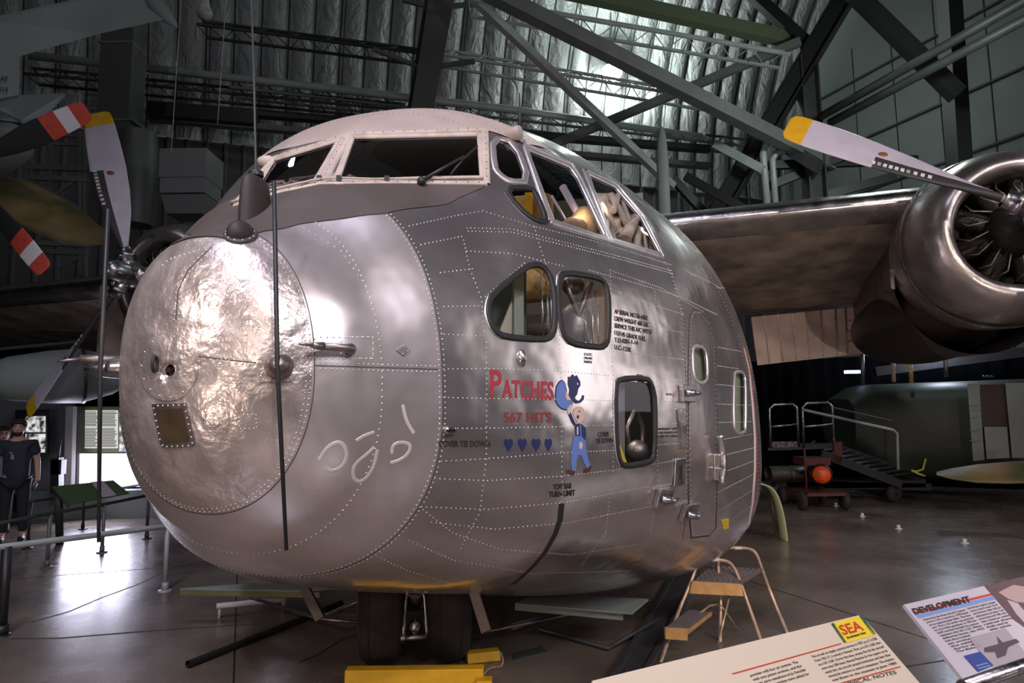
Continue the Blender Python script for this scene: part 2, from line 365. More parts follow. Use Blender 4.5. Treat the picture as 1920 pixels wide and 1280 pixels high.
for j in range(int((WB + 24) / SP) + 1):
    B = -24 + SP * j
    for off in ((0, .02),) + (((.09, .06), (.16, .03)) if j % 5 == 2 else ()):
        cb.tube([HP(archp(t, off[1])[0], B + off[0], archp(t, off[1])[1]) for t in [radians(4.5 * k) for k in range(20)]], .019, 5)
struct(cb.build('trim_2', 'darkgrey'))
wl = MB()     # ribbed back wall
row0, row1 = [], []
B = -24.0; k = 0
while B < WB:
    for db, da in ((0, 0), (.28, 0), (.31, .05), (.36, .05), (.39, 0)): row0.append(HP(WA - da, B + db, 0)); row1.append(HP(WA - da, B + db, WZ))
    B += .42
wl.grid([row0, row1], sm=False); struct(wl.build('wall_back', mat('back_wall_siding', (.10, .10, .105), .55, 0, 0, 20, .2, .5)))
we = MB(); EW = WB
# end wall: flat panels with seams, closed up to the arch
pts = [HP(-16, EW, 0), HP(WA, EW, 0), HP(WA, EW, WZ)] + [HP(archp(radians(t))[0], EW, archp(radians(t))[1]) for t in range(5, 101, 5)] + [HP(-16, EW, WZ + AR)]
we.plate(pts, .1); struct(we.build('wall_right', mat('end_wall_panel', (.22, .25, .24), .5, .1, 0, 20, .15, .4)))
sm_ = MB()
for A in [x * 1.22 - 10 for x in range(22)]: sm_.box(HP(A, EW - .06, 6), (.02, .02, 12), (H2, H1, UP))
for z in (3.35, 5.6, 7.7, 9.2, 11): sm_.beam(HP(-6, EW - .07, z), HP(WA, EW - .07, z), .10, .05)
struct(sm_.build('trim_3', 'darkgrey'))
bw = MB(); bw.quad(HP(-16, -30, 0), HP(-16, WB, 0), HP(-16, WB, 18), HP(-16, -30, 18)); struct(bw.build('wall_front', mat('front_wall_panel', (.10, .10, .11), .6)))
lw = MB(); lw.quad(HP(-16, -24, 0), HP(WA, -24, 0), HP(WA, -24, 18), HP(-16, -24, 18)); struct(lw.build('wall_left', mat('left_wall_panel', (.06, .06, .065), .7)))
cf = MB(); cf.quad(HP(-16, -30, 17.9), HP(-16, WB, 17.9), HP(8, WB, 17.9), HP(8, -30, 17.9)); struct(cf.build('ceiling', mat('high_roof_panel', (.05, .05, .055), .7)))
# ------------------------------------------------------------------ steel members of the hangar (each one its own thing)
def member(name, label, cat, a, b, w, h, m='darkgrey', ib=False, group=None, up=UP):
    mb = MB(); mb.beam(a, b, w, h, up, ibeam=ib); o = mb.build(name, m); return tag(o, label, cat, group)
D = 1250.0
member('roof_beam', 'broad grey box beam running down across the lamp to the right', 'beam', P3(872, -38, 9.6), P3(1560, 310, 12.5), .22, .24, 'greysteel')
member('angle_brace', 'thin pale angle brace crossing from above the cockpit to the tall white blade', 'brace', P3(880, -10, 11), P3(1262, 350, 13.4), .13, .15, 'lightsteel')
member('angle_brace', 'long pale brace rising right from behind the cockpit roof towards the corner column', 'brace', P3(1020, 278, 13.6), P3(1500, 78, 12.2), .12, .16, 'greysteel')
member('roof_beam', 'green-lit beam along the top edge above the lamp', 'beam', P3(1040, -22, 11.8), P3(1500, 78, 12.6), .2, .26, mat('green_lit_steel', (.16, .20, .12), .5, .1))  # the green light on this beam is put into its colour
member('corner_column', 'dark vertical column at the hangar corner above the flap', 'column', P3(1508, 78, 12.4), P3(1545, 600, 12.4), .34, .34, 'darkgrey', True)
member('arch_rafter', 'black sloping rafter running down left from the column head', 'rafter', P3(1590, -15, 12.0), P3(1345, 400, 12.9), .36, .36, 'black', True)
member('arch_rafter', 'dark slanting I-beam rafter rising above the cockpit roof', 'rafter', P3(826, -15, 11.5), P3(772, 300, 14.2), .46, .40, mat('rafter_grey', (.10, .10, .10), .6), True)
member('roof_beam', 'dark beam sloping right behind the tip of the right propeller blade', 'beam', P3(1596, -18, 11.2).lerp(P3(1795, 178, 10.8), -.7), P3(1795, 178, 10.8), .26, .24, 'black')
member('roof_beam', 'dark beam between column head and upper left corner of the end wall', 'beam', P3(1400, -20, 12.6), P3(1512, 82, 12.4), .22, .2, 'black')
member('strut', 'short grey strut below the yellow tip of the right propeller', 'brace', P3(1436, 252, 12.7), P3(1535, 312, 12.0), .22, .24, 'darkgrey')
member('upright_column', 'black upright column on the end wall above the right engine', 'column', P3(1786, -20, 11.6) + UP * 3, P3(1812, 520, 11.6), .34, .26, 'black')
for (a, b, lb) in (((1540, 218), (1930, -4), 'upper of the twin pipes climbing right along the end wall'), ((1556, 230), (1930, 32), 'lower of the twin pipes climbing right along the end wall')):
    mb = MB(); mb.tube([P3(*a, 11.9), P3(*a, 11.9).lerp(P3(*b, 9.0), 1.9)], .075, 12); tag(mb.build('twin_pipe', 'darkgrey'), lb, 'pipe', 'twin pipes on the end wall')
mb = MB(); mb.tube([P3(1440, 408, 12.4), P3(1430, 290, 12.4), P3(1436, 270, 12.4), P3(1460, 262, 12.3), P3(1505, 258, 12.2)], .07, 12); tag(mb.build('bent_pipe', 'lightsteel'), 'bent pale pipe left of the corner column, outer one', 'pipe')
mb = MB(); mb.tube([P3(1456, 408, 12.4), P3(1448, 300, 12.4), P3(1455, 288, 12.4), P3(1478, 280, 12.3), P3(1510, 277, 12.2)], .06, 12); tag(mb.build('bent_pipe', 'lightsteel'), 'bent pale pipe left of the corner column, inner one', 'pipe')
mb = MB(); mb.tube([P3(55, 104, 13.2), P3(640, 168, 14.2), P3(960, 205, 14.9), P3(1322, 258, 16.0)], .085, 12)
mb.tube([P3(1317, 257, 16.0), P3(1323, 258, 16.0)], .11, 12)
for x, y in ((270, 128), (480, 151), (800, 187), (1130, 229)): mb.tube([P3(x, y, 14.4), P3(x + 6, y + 1, 14.4)], .10, 12)
tag(mb.build('duct_pipe', 'lightsteel'), 'long pale grey pipe running along the curved wall behind the cockpit roof', 'pipe')
def truss(label, L, R, dL, dR, hpx, m, n=None):
    mb = MB(); a, b = P3(*L, dL), P3(*R, dR); h = hpx * (dL + dR) / 2 / D
    d = (b - a); nn = n or int(d.length / .62)
    off = V3((0, -.25, -h)); mb.beam(a, b, .05, .05); mb.beam(a + off, b + off, .05, .05); mb.beam(a + V3((0, .25, -h)), b + V3((0, .25, -h)), .05, .05)
    for i in range(nn):
        p, q = a + d * (i / nn), a + d * ((i + 1) / nn); mid = (p + q) / 2 + off
        mb.tube([p, mid, q], .014, 5); mid2 = mid + V3((0, .5, 0)); mb.tube([p, mid2, q], .012, 5)
        mb.tube([p + off, p + V3((0, .25, -h))], .012, 4)
    return tag(mb.build('purlin_truss', m), label, 'truss', 'lattice purlins of the curved roof')
truss('lattice purlin just under the pale pipe behind the cockpit roof', (440, 150), (1400, 262), 14.0, 16.2, 24, 'greysteel')
truss('lattice purlin passing just below the bright lamp', (800, 88), (1330, 178), 13.2, 14.2, 22, 'lightsteel')
truss('lattice purlin passing above the bright lamp', (880, -4), (1470, 98), 11.0, 12.2, 20, 'lightsteel')
truss('dark lattice purlin high in the shaded left half of the roof', (380, 40), (810, 96), 13.2, 13.8, 20, 'darkgrey')
truss('dim lattice purlin behind the tall square duct at far left', (60, 128), (760, 196), 13.8, 14.6, 22, 'darkgrey')
for i, (a, b) in enumerate((((820, 15), (900, 6)), ((790, 128), (890, 115)), ((700, 92), (792, 128)), ((755, 0), (815, 15)))):
    member('knee_brace', ('pale knee brace at the top of the slanting rafter, right side', 'pale knee brace halfway down the slanting rafter, right side', 'grey knee brace halfway down the slanting rafter, left side', 'grey knee brace at the top of the slanting rafter, left side')[i], 'brace', P3(*a, 12.6), P3(*b, 12.6), .07, .08, 'greysteel', group='knee braces on the slanting rafter')
for i, (y0, y1, hh) in enumerate(((198, 280, 12), (222, 312, 10))):
    member('ledge_girt', ('upper ledge girt of the back wall below the pale pipe', 'lower ledge girt of the back wall below the pale pipe')[i], 'girt', P3(280, y0, 14.2), P3(1330, y1, 16.0), .22, hh * .012, 'greysteel' if i else 'darkgrey', group='ledge girts of the back wall')
for i, (a, b) in enumerate((((1440, 310), (1720, 300)), ((1440, 350), (1640, 270)), ((1530, 372), (1680, 330)), ((1285, 330), (1400, 395)), ((1340, 270), (1430, 318)))):
    member('lower_brace', ('level dark girt behind the right propeller blade', 'dark girt sloping up behind the yellow propeller tip', 'dark girt just above the wing and left of the engine cowl', 'dark brace from the tall white blade down towards the wing', 'pale brace left of the bent pipes')[i], 'brace', P3(*a, 12.6), P3(*b, 12.2), .1, .16, 'black' if i < 4 else 'lightsteel')
member('rafter_brace', 'dark diagonal brace meeting the wing right of the tall white blade', 'brace', P3(1262, 335, 13.6), P3(1330, 410, 13.6), .14, .16, 'black')
mb = MB()   # hanging roof lamp with reflector dome
c = ROOFLAMP; mb.lathe([(.02, .42), (.06, .40), (.08, .25), (.24, .08), (.27, 0)], c + V3((0, 0, -.02)), UP, 28)
lamp = thing('roof_lamp', 'bright hanging bell lamp glowing against the insulated roof', 'lamp', c)
mb.build('lamp_shade', 'lightsteel', lamp)
mb = MB(); mb.sphere(c + V3((0, 0, -.1)), .27, 24); mb.build('bulb', 'lampglass', lamp)
mb = MB(); mb.tube([c + V3((0, 0, .4)), c + V3((0, 0, 1.6))], .015, 6); mb.build('stem', 'darkgrey', lamp)
c = P3(384, 22, 9.5); lamp2 = thing('roof_lamp', 'unlit bell lamp with glass bowl hanging at the top left', 'lamp', c)
mb = MB(); mb.lathe([(.02, .22), (.05, .2), (.07, .1), (.1, .02)], c, UP, 24); mb.build('lamp_shade', 'lightsteel', lamp2)
mb = MB(); mb.lathe([(.1, .02), (.12, -.03), (.09, -.1), (0, -.12)], c, UP, 24); mb.build('glass_bowl', 'lampdim', lamp2)
mb = MB(); mb.tube([c + V3((0, 0, .2)), c + V3((0, 0, 4))], .012, 6); mb.build('stem', 'darkgrey', lamp2)
# housings of the display floodlights (behind the viewer)
for (l, t, p_, c_, a_, lb) in FLOODS:
    l = V3(l); d = (V3(t) - l).normalized(); th = thing('floodlight', lb, 'lamp', l - d * .1)
    mb = MB(); mb.lathe([(0, -.38), (.1, -.36), (.17, -.26), (.19, -.12)], l, d, 20); mb.build('housing', 'black', th)
    mb = MB(); mb.tube([l - d * .36, l - d * .36 + UP * .25], .015, 6); mb.build('bracket', 'darkgrey', th)
    if lb.endswith('walkway') and 'stand' in lb:
        mb = MB(); mb.tube([l - d * .3, V3((l.x - d.x * .3, l.y - d.y * .3, 0))], .02, 8); mb.build('stand', 'black', th)
for i, (a, b) in enumerate((((340, -5), (321, 285)), ((424, -5), (408, 232)))):
    mb = MB(); mb.tube([P3(*a, 9.5), P3(*b, 9.5)], .007, 5); mb.tube([P3(a[0] * .6 + b[0] * .4 - 2, 118, 9.5), P3(a[0] * .6 + b[0] * .4 - 2, 124, 9.5)], .014, 6)
    tag(mb.build('hanging_cable', 'lightsteel'), ('left of two thin steel cables hanging above the cowl at left', 'right of two thin steel cables hanging above the cowl at left')[i], 'cable', 'thin hanging cables')
# ducts on the left of the back wall
c = PF(230, 900); th = None
mb = MB(); mb.box(P3(231, 120, 12.4) - UP * .2, (.62, .5, 3.4)); dct = thing('air_duct', 'tall square grey duct rising behind the left propeller', 'duct', P3(231, 300, 12.4)); mb.build('duct_run', mat('duct_grey', (.10, .105, .105), .5, .3), dct)
mb = MB(); [mb.box(P3(231, y, 12.4), (.66, .54, .04)) for y in (65, 92, 235)]; mb.build('flange', 'greysteel', dct)
mb = MB(); mb.lathe([(.30, 0), (.33, -.3), (.33, -1.6), (.30, -1.8)], P3(262, 250, 12.2), UP, 24); mb.build('round_duct', mat('round_duct_grey', (.13, .14, .13), .5, .2), dct)
th = thing('duct_hood', 'grey sheet metal box duct hanging above the left engine cowl', 'duct', P3(360, 350, 11.5)); s_ = 11.5 / D
mb = MB(); mb.box(P3(360, 318, 11.5), (88 * s_, .7, 56 * s_)); mb.box(P3(359, 356, 11.5), (84 * s_, .66, 34 * s_)); mb.build('upper_box', mat('hood_grey', (.24, .24, .245), .5, .2), th)
mb = MB(); a = P3(359, 374, 11.5); w1, w2, hh = 42 * s_, 34 * s_, 36 * s_
mb.add([a + V3((x * w1, y * .3, 0)) for x, y in ((-1, -1), (1, -1), (1, 1), (-1, 1))] + [a + V3((x * w2, y * .26, -hh)) for x, y in ((-1, -1), (1, -1), (1, 1), (-1, 1))], [(0, 1, 5, 4), (1, 2, 6, 5), (2, 3, 7, 6), (3, 0, 4, 7), (4, 5, 6, 7), (3, 2, 1, 0)]); mb.build('lower_hopper', mat('hood_grey2', (.19, .19, .195), .5, .2), th)
member('cross_beam', 'broad dark beam above the grey hood duct', 'beam', P3(280, 205, 13.6), P3(480, 222, 13.6), .2, .3, 'black')
# tall pale blade standing upright behind the fuselage
mb = MB(); a, b = P3(1246, 405, 11.6), P3(1240, 236, 11.6); d = b - a
mb.grid([[a + d * t + V3((.115 * w_ * cos(q), .06 * w_ * sin(q), 0)) for q in [2 * pi * k / 16 for k in range(16)]] for t, w_ in ((0, 1), (.6, .95), (.85, .75), (.96, .45), (1, .05))], closed=True)
tag(mb.build('upright_blade', 'greyac'), 'tall pale tapered blade standing upright above the wing root', 'mast')
# left catwalk scaffold
th = thing('steel_catwalk', 'grey steel scaffold platform behind the left propellers', 'scaffold', P3(110, 430, 11.8))
mb = MB()
for x in (52, 60, 96, 160, 152): mb = MB(); mb.beam(P3(x, 245, 11.8), P3(x, 400 if x < 100 else 520, 11.8), .06, .06); mb.build('upright', 'greysteel', th)

for y, w_ in ((252, .05), (268, .05), (313, .09), (333, .09), (455, .09), (470, .09)): mb = MB(); mb.beam(P3(48, y, 11.8), P3(165, y + 4, 11.8), w_, w_); mb.build('rail', 'greysteel', th)
for a, b_ in (((60, 338), (150, 390)), ((108, 362), (152, 330)), ((70, 450), (150, 402)), ((110, 505), (160, 475))): mb = MB(); mb.beam(P3(*a, 11.8), P3(*b_, 11.8), .05, .05); mb.build('diagonal_brace', 'greysteel', th)
# ------------------------------------------------------------------ transport aircraft: fuselage surface
ST = [(0, .02, 1.76, 1.78, 1.74, 2, 2), (.03, .182, 1.793, 2.068, 1.535, 2.21, 2.046), (.1, .32, 1.791, 2.24, 1.383, 2.292, 2.063), (.2, .423, 1.751, 2.306, 1.257, 2.166, 2.112),
(.3, .524, 1.712, 2.36, 1.15, 2.144, 2.146), (.4, .593, 1.681, 2.438, 1.075, 2.235, 2.144), (.6, .753, 1.629, 2.603, .945, 2.481, 2.25), (.9, .987, 1.505, 2.771, .825, 2.427, 2.345),
(1.13, 1.165, 1.406, 3.079, .757, 2.414, 2.56), (1.4, 1.321, 1.413, 3.297, .684, 2.439, 2.456), (1.84, 1.544, 1.414, 3.458, .571, 2.317, 2.459), (2.3, 1.751, 1.391, 3.581, .455, 2.259, 2.572),
(2.8, 1.929, 1.344, 3.684, .329, 2.158, 2.765), (3.4, 2.115, 1.306, 3.75, .258, 2.16, 3.029), (4.2, 2.186, 1.337, 3.813, .298, 2.337, 2.749), (5.2, 2.236, 1.342, 3.841, .315, 2.299, 2.64), (7, 2.2, 1.44, 3.88, .47, 2.2, 2.3), (9, 2, 1.6, 3.8, .6, 2.2, 2.2), (11, 1.5, 2.0, 3.7, 1.1, 2.1, 2.1)]
SX = [s[0] for s in ST]
def _mono(y):
    x = SX; h = [x[i + 1] - x[i] for i in range(len(x) - 1)]; d = [(y[i + 1] - y[i]) / h[i] for i in range(len(h))]; m_ = [0.0] * len(x)
    for i in range(1, len(x) - 1):
        if d[i - 1] * d[i] > 0:
            w1 = 2 * h[i] + h[i - 1]; w2 = h[i] + 2 * h[i - 1]; m_[i] = (w1 + w2) / (w1 / d[i - 1] + w2 / d[i])
    m_[0] = d[0] * 1.3; m_[-1] = d[-1]; return m_
SY = [[s[k] for s in ST] for k in range(1, 7)]; SM = [_mono(y) for y in SY]
def spar(v):
    i = 0
    while i < len(SX) - 2 and v > SX[i + 1]: i += 1
    h = SX[i + 1] - SX[i]; t = (v - SX[i]) / h
    return [(2 * t ** 3 - 3 * t * t + 1) * y[i] + (t ** 3 - 2 * t * t + t) * h * m_[i] + (3 * t * t - 2 * t ** 3) * y[i + 1] + (t ** 3 - t * t) * h * m_[i + 1] for y, m_ in zip(SY, SM)]
def FS(v, th, pr=None, off=0.0):
    W, zw, zt, zb, pu, pl = pr or spar(v); c, s = cos(th), sin(th); p = pu if s >= 0 else pl
    u = W * math.copysign(abs(c) ** (2 / p), c); z = zw + ((zt - zw) if s >= 0 else (zw - zb)) * math.copysign(abs(s) ** (2 / p), s)
    P = AP(u, v, z)
    if off:
        a = FS(v, th + .01) - FS(v, th - .01); b = FS(v + .01, th) - FS(max(v - .01, 0), th); n_ = b.cross(a)
        if n_.length > 1e-12:
            n_.normalize()
            if n_.dot(P - AP(0, v + .3, zw)) < 0: n_ = -n_
            P = P + n_ * off
    return P
NT = 360
vs_ = [0, .004, .01, .018, .03, .045, .06, .08, .1, .125, .15, .175, .2]
x = .2
while x < 3.6: x += .02; vs_.append(round(x, 4))
while x < 11: x += .09; vs_.append(round(x, 4))
def angs():   # denser where the superellipse bends slowly
    return [2 * pi * j / NT for j in range(NT)]
TH = angs()
G = [[FS(v, t, pr) for t in TH] for v in vs_ for pr in (spar(v),)]
_fv = [p for r in G for p in r]; _ff = [(i * NT + j, i * NT + (j + 1) % NT, (i + 1) * NT + (j + 1) % NT, (i + 1) * NT + j) for i in range(len(vs_) - 1) for j in range(NT)]
BV = BVHTree.FromPolygons([tuple(p) for p in _fv], _ff)
CAMP = V3((0, 0, EYE))
def hit(px, py):
    """point of the fuselage skin met by the sight line through a photograph pixel, with its outward normal"""
    r = ray(px, py).normalized(); loc, nrm, idx, dist = BV.ray_cast(CAMP, r)
    if loc is None: return None, None
    if nrm.dot(r) > 0: nrm = -nrm
    return loc, nrm
def proj(P):
    x, y, z = P[0], P[1], P[2] - EYE; yy = y * cos(PIT) + z * sin(PIT); q = -y * sin(PIT) + z * cos(PIT); U, Vv = F * x / yy, -F * q / yy
    return 960 + U * cos(ROLL) + Vv * sin(ROLL), 640 - U * sin(ROLL) + Vv * cos(ROLL)
def patch(mb, poly, off, mi=0, step=9):
    """polygon laid on the skin, raised by off"""
    xs = [p[0] for p in poly]; ys = [p[1] for p in poly]; pts = list(poly); n0 = len(pts); dense = []
    for i in range(n0):
        a, b = poly[i], poly[(i + 1) % n0]; k = max(1, int(math.hypot(b[0] - a[0], b[1] - a[1]) / step))
        dense += [(a[0] + (b[0] - a[0]) * t / k, a[1] + (b[1] - a[1]) * t / k) for t in range(k)]
    n0 = len(dense); pts = [V3((p[0], p[1])) if 0 else p for p in dense]
    y = min(ys) + step
    while y < max(ys):
        x = min(xs) + step
        while x < max(xs):
            if inpoly(x, y, dense) and min((x - q[0]) ** 2 + (y - q[1]) ** 2 for q in dense) > (step * .45) ** 2: pts.append((x, y))
            x += step
        y += step
    from mathutils import Vector
    ov, oe, of, _, _, _ = geometry.delaunay_2d_cdt([Vector(p) for p in pts], [], [list(range(n0))], 1, 1e-4)
    P = []; 
    for p in ov:
        l, n_ = hit(p[0], p[1]); P.append(None if l is None else l + n_ * off)
    idx = {}; vs = []
    for i, p in enumerate(P):
        if p is not None: idx[i] = len(vs); vs.append(p)
    mb.add(vs, [tuple(idx[i] for i in f) for f in of if all(i in idx for i in f)], mi, True)
def onsurf(poly, step=6, closed=False, off=0.0):
    out = []; n0 = len(poly)
    for i in range(n0 if closed else n0 - 1):
        a, b = poly[i], poly[(i + 1) % n0]; k = max(1, int(math.hypot(b[0] - a[0], b[1] - a[1]) / step))
        for t in range(k + (0 if closed or i < n0 - 2 else 1)):
            l, n_ = hit(a[0] + (b[0] - a[0]) * t / k, a[1] + (b[1] - a[1]) * t / k)
            if l is not None: out.append((l + n_ * off, n_))
    return out
def ribbon(mb, pn, w, h, mi=0, closed=True, w2=None):
    """raised strip following a line on the skin: w wide, h high"""
    k = len(pn); rows = []
    for i in range(k):
        p, n_ = pn[i]; q = pn[(i + 1) % k][0] if closed or i < k - 1 else p; q0 = pn[i - 1][0] if closed or i > 0 else p
        t = (q - q0).normalized() if (q - q0).length > 1e-9 else V3((1, 0, 0)); s = t.cross(n_).normalized() * (w / 2)
        rows.append([p - s - n_ * .004, p - s * .92 + n_ * h * .7, p - s * .55 + n_ * h, p + s * .55 + n_ * h, p + s * .92 + n_ * h * .7, p + s - n_ * .004])
    if closed: rows.append(rows[0])
    mb.grid(rows, mi, True)
def rivet(mb, p, n_, r, mi=1):
    q = n_.cross(UP)
    if q.length < .05: q = V3((1, 0, 0))
    q.normalize(); w_ = n_.cross(q); N = 6; vs = []
    for rr, hh in ((1, 0), (.8, .42)):
        for j in range(N): a = 2 * pi * j / N; vs.append(p + q * (r * rr * cos(a)) + w_ * (r * rr * sin(a)) + n_ * (r * hh * 1.2))
    vs.append(p + n_ * (r * .72))
    fs = [(j, (j + 1) % N, N + (j + 1) % N, N + j) for j in range(N)] + [(N + j, N + (j + 1) % N, 2 * N) for j in range(N)]
    mb.add(vs, fs, mi, True)
def rivrow(mb, pn, sp, r, mi=1, shift=0.0):
    acc = sp
    for i in range(len(pn) - 1):
        a, n_ = pn[i]; b, n2_ = pn[i + 1]; L = (b - a).length
        if L > .15: continue
        while acc <= L:
            t = acc / L; p = a.lerp(b, t); nn = n_.lerp(n2_, t).normalized()
            if shift: s = (b - a).normalized().cross(nn); p = p + s * shift
            rivet(mb, p, nn, r, mi); acc += sp
        acc -= L
WIN = {   # outlines of the openings in photograph pixels
 'windshield_port': [(660, 256), (900, 251), (906, 334), (630, 337)],
 'windshield_starboard': [(512, 299), (637, 261), (593, 337), (522, 359), (462, 379)],
 'quarter_upper': [(923, 256), (967, 268), (993, 340), (957, 340), (936, 326), (927, 312)],
 'quarter_lower': [(946, 352), (995, 352), (1007, 366), (1025, 411), (1018, 418), (996, 409), (971, 388)],
 'side_large': [(985, 277), (1069, 311), (1086, 335), (1139, 447), (1120, 443), (1036, 415)],
 'side_rear': [(1100, 323), (1155, 350), (1205, 409), (1241, 478), (1146, 449)],
 'pentagon': [(915, 570), (922, 552), (985, 500), (1009, 495), (1025, 505), (1036, 528), (1041, 563), (1040, 615), (1033, 632), (1018, 637), (946, 632), (926, 620), (915, 593)],
 'square': [(1046, 524), (1056, 510), (1123, 520), (1136, 532), (1142, 563), (1141, 634), (1133, 650), (1118, 651), (1069, 644), (1053, 624), (1048, 584)],
 'lower': [(1153, 724), (1161, 710), (1212, 708), (1223, 722), (1229, 754), (1228, 853), (1219, 867), (1173, 874), (1162, 868), (1155, 830)],
 'door_small': [(1299, 656), (1304, 648), (1320, 651), (1326, 667), (1328, 706), (1322, 718), (1308, 717), (1301, 704)],
 'side_aft': [(1377, 701), (1382, 696), (1395, 698), (1399, 715), (1399, 803), (1395, 812), (1381, 812), (1376, 795)]}
for k in ('pentagon', 'square', 'lower', 'door_small', 'side_aft', 'quarter_lower', 'quarter_upper'): WIN[k] = smooth_poly(WIN[k], 1)
plane = thing('transport_aircraft', 'polished bare metal propeller transport aircraft with rounded nose filling the hall', 'aircraft', AP(0, 3, 0))
def front_facing(i, j):
    c = (G[i][j] + G[i][(j + 1) % NT] + G[i + 1][(j + 1) % NT] + G[i + 1][j]) / 4
    return c
parts = [MB(), MB(), MB()]
bb = {k: (min(p[0] for p in P), max(p[0] for p in P), min(p[1] for p in P), max(p[1] for p in P)) for k, P in WIN.items()}
keep = [[], [], []]
for i in range(len(vs_) - 1):
    vm = (vs_[i] + vs_[i + 1]) / 2; pi_ = 0 if vm < .2 else 1 if vm < .6 else 2
    for j in range(NT):
        if .7 < vm < 4.8 and (j < 110 or j > 250 or vm < 1.6):
            c = front_facing(i, j); x, y = proj(c); drop = False
            for k, bx in bb.items():
                if bx[0] < x < bx[1] and bx[2] < y < bx[3] and inpoly(x, y, WIN[k]):
                    nn = (G[i][(j + 1) % NT] - G[i][j]).cross(G[i + 1][j] - G[i][j]); o = c - AP(0, vm + .3, 1.5)
                    if nn.dot(o) < 0: nn = -nn
                    if nn.dot(CAMP - c) > 0: drop = True
            if drop: continue
        keep[pi_].append((i * NT + j, i * NT + (j + 1) % NT, (i + 1) * NT + (j + 1) % NT, (i + 1) * NT + j))
for k in range(3):
    used = sorted(set(i for f in keep[k] for i in f)); mp_ = {o: n_ for n_, o in enumerate(used)}
    parts[k].add([_fv[i] for i in used], [tuple(mp_[i] for i in f) for f in keep[k]], 0, True)
def ring(v, t0, t1, n=120, off=0.0):
    out = []
    for k in range(n + 1):
        t = t0 + (t1 - t0) * k / n; p = FS(v, t); p2 = FS(v, t, None, .01); out.append((p, (p2 - p).normalized()))
    return out
def seamline(mb, pn, w=.004): 
    rows = []
    for i in range(len(pn)):
        p, n_ = pn[i]; q = pn[min(i + 1, len(pn) - 1)][0]; q0 = pn[max(i - 1, 0)][0]; t = (q - q0).normalized(); s = t.cross(n_) * (w / 2)
        rows.append([p - s + n_ * .0012, p + s + n_ * .0012])
    mb.grid(rows, 2, True)
PORT = (-pi / 2, pi / 2); ALL = (-pi, pi)
# nose cap edge and station joints
for v, lo, sh in ((.205, 0, (.012, .028)), (.6, 2, (.012, -.012))):
    pn = ring(v, -pi * .98, pi * .98, 260); seamline(parts[lo], pn)
    for s in sh: rivrow(parts[lo], pn, .021, .0036, 1, -s if v < .3 else s)
rivrow(parts[1], ring(.4, -pi * .98, pi * .98, 260), .024, .0038, 1)
for v in (3.3, 4.1, 4.9): rivrow(parts[2], ring(v, -1.3, 1.35, 120), .03, .003, 1)
def prow(P, sp=.022, r=.0032, part=2, dbl=0, seam=False):
    pn = onsurf(P, 8)
    if len(pn) < 2: return
    if seam: seamline(parts[part], pn)
    if dbl: rivrow(parts[part], pn, sp, r, 1, dbl); rivrow(parts[part], pn, sp, r, 1, -dbl)
    else: rivrow(parts[part], pn, sp, r)
prow([(590, 685), (822, 692)], .02, .0035, 1, .011, True)
prow([(823, 692), (912, 691), (1048, 695), (1145, 704)]); prow([(1230, 709), (1285, 713)])
prow([(823, 745), (912, 747), (1048, 748), (1152, 751)]); prow([(1230, 752), (1258, 752)])
prow([(822, 803), (912, 803), (1048, 800), (1152, 797)]); prow([(1230, 796), (1268, 794)])
prow([(818, 865), (912, 860), (1050, 849), (1152, 844)]); prow([(1230, 834), (1288, 830)])
prow([(806, 897), (912, 901), (1050, 893), (1160, 880), (1287, 860)]); prow([(790, 950), (912, 955), (1060, 942), (1200, 915), (1288, 903)])
prow([(800, 978), (930, 992), (1065, 980), (1180, 957), (1290, 936)]); prow([(780, 945), (850, 1000), (940, 1030), (1070, 1040), (1200, 1020)])
prow([(760, 1010), (850, 1050), (1000, 1075), (1180, 1070)]); prow([(700, 1040), (760, 1068), (850, 1095)]); prow([(1145, 658), (1230, 668), (1284, 674)])
prow([(1140, 540), (1230, 573), (1283, 590)]); prow([(1140, 590), (1230, 612), (1283, 625)]); prow([(1100, 505), (1200, 533), (1275, 556), (1345, 590)])
prow([(824, 626), (905, 630)]); prow([(824, 575), (902, 573)]); prow([(818, 512), (893, 503)]); prow([(782, 460), (866, 443)]); prow([(760, 425), (850, 405), (905, 395)])
prow([(868, 443), (880, 500), (903, 560), (908, 630)]); prow([(912, 632), (913, 747), (912, 860), (900, 960), (862, 1030)])
prow([(905, 560), (985, 492)]); prow([(1000, 418), (1015, 470), (1047, 560), (1049, 655), (1053, 760), (1054, 900), (1052, 945)]); prow([(1144, 500), (1147, 640), (1149, 700), (1150, 880), (1135, 1000), (1090, 1060)])
prow([(1228, 540), (1231, 700), (1233, 900), (1220, 1000)], .026, .003); prow([(1255, 500), (1278, 580), (1286, 700), (1290, 940), (1280, 1010)], .026, .003, 2, .01, True)
prow([(870, 430), (960, 432), (1050, 455), (1150, 480), (1260, 510)], .02, .003, 2, .009); prow([(905, 395), (1000, 424), (1140, 458), (1260, 497)], .02, .003)
prow([(868, 470), (960, 475), (1060, 500)], .022); prow([(1140, 505), (1240, 540), (1320, 585)], .024)
for yy in ((650, 664), (685, 696), (720, 728), (757, 760), (792, 790), (826, 812), (857, 838), (890, 862), (924, 886), (960, 914), (995, 940)):
    prow([(1343, yy[0]), (1385, yy[0] * .45 + yy[1] * .55), (1418 if yy[0] > 690 else 1400, yy[1])], .03, .0032)
for t in (.50, .66, .80, .94, 1.08, 1.22, 1.4): 
    pn = [(FS(v, t), (FS(v, t, None, .01) - FS(v, t)).normalized()) for v in [2.6 + .04 * k for k in range(62)]]; rivrow(parts[2], pn, .03, .003)
prow([(1150, 440), (1205, 400), (1170, 352), (1110, 315)][::-1], .02, .0028); prow([(1241, 480), (1262, 520)], .02)
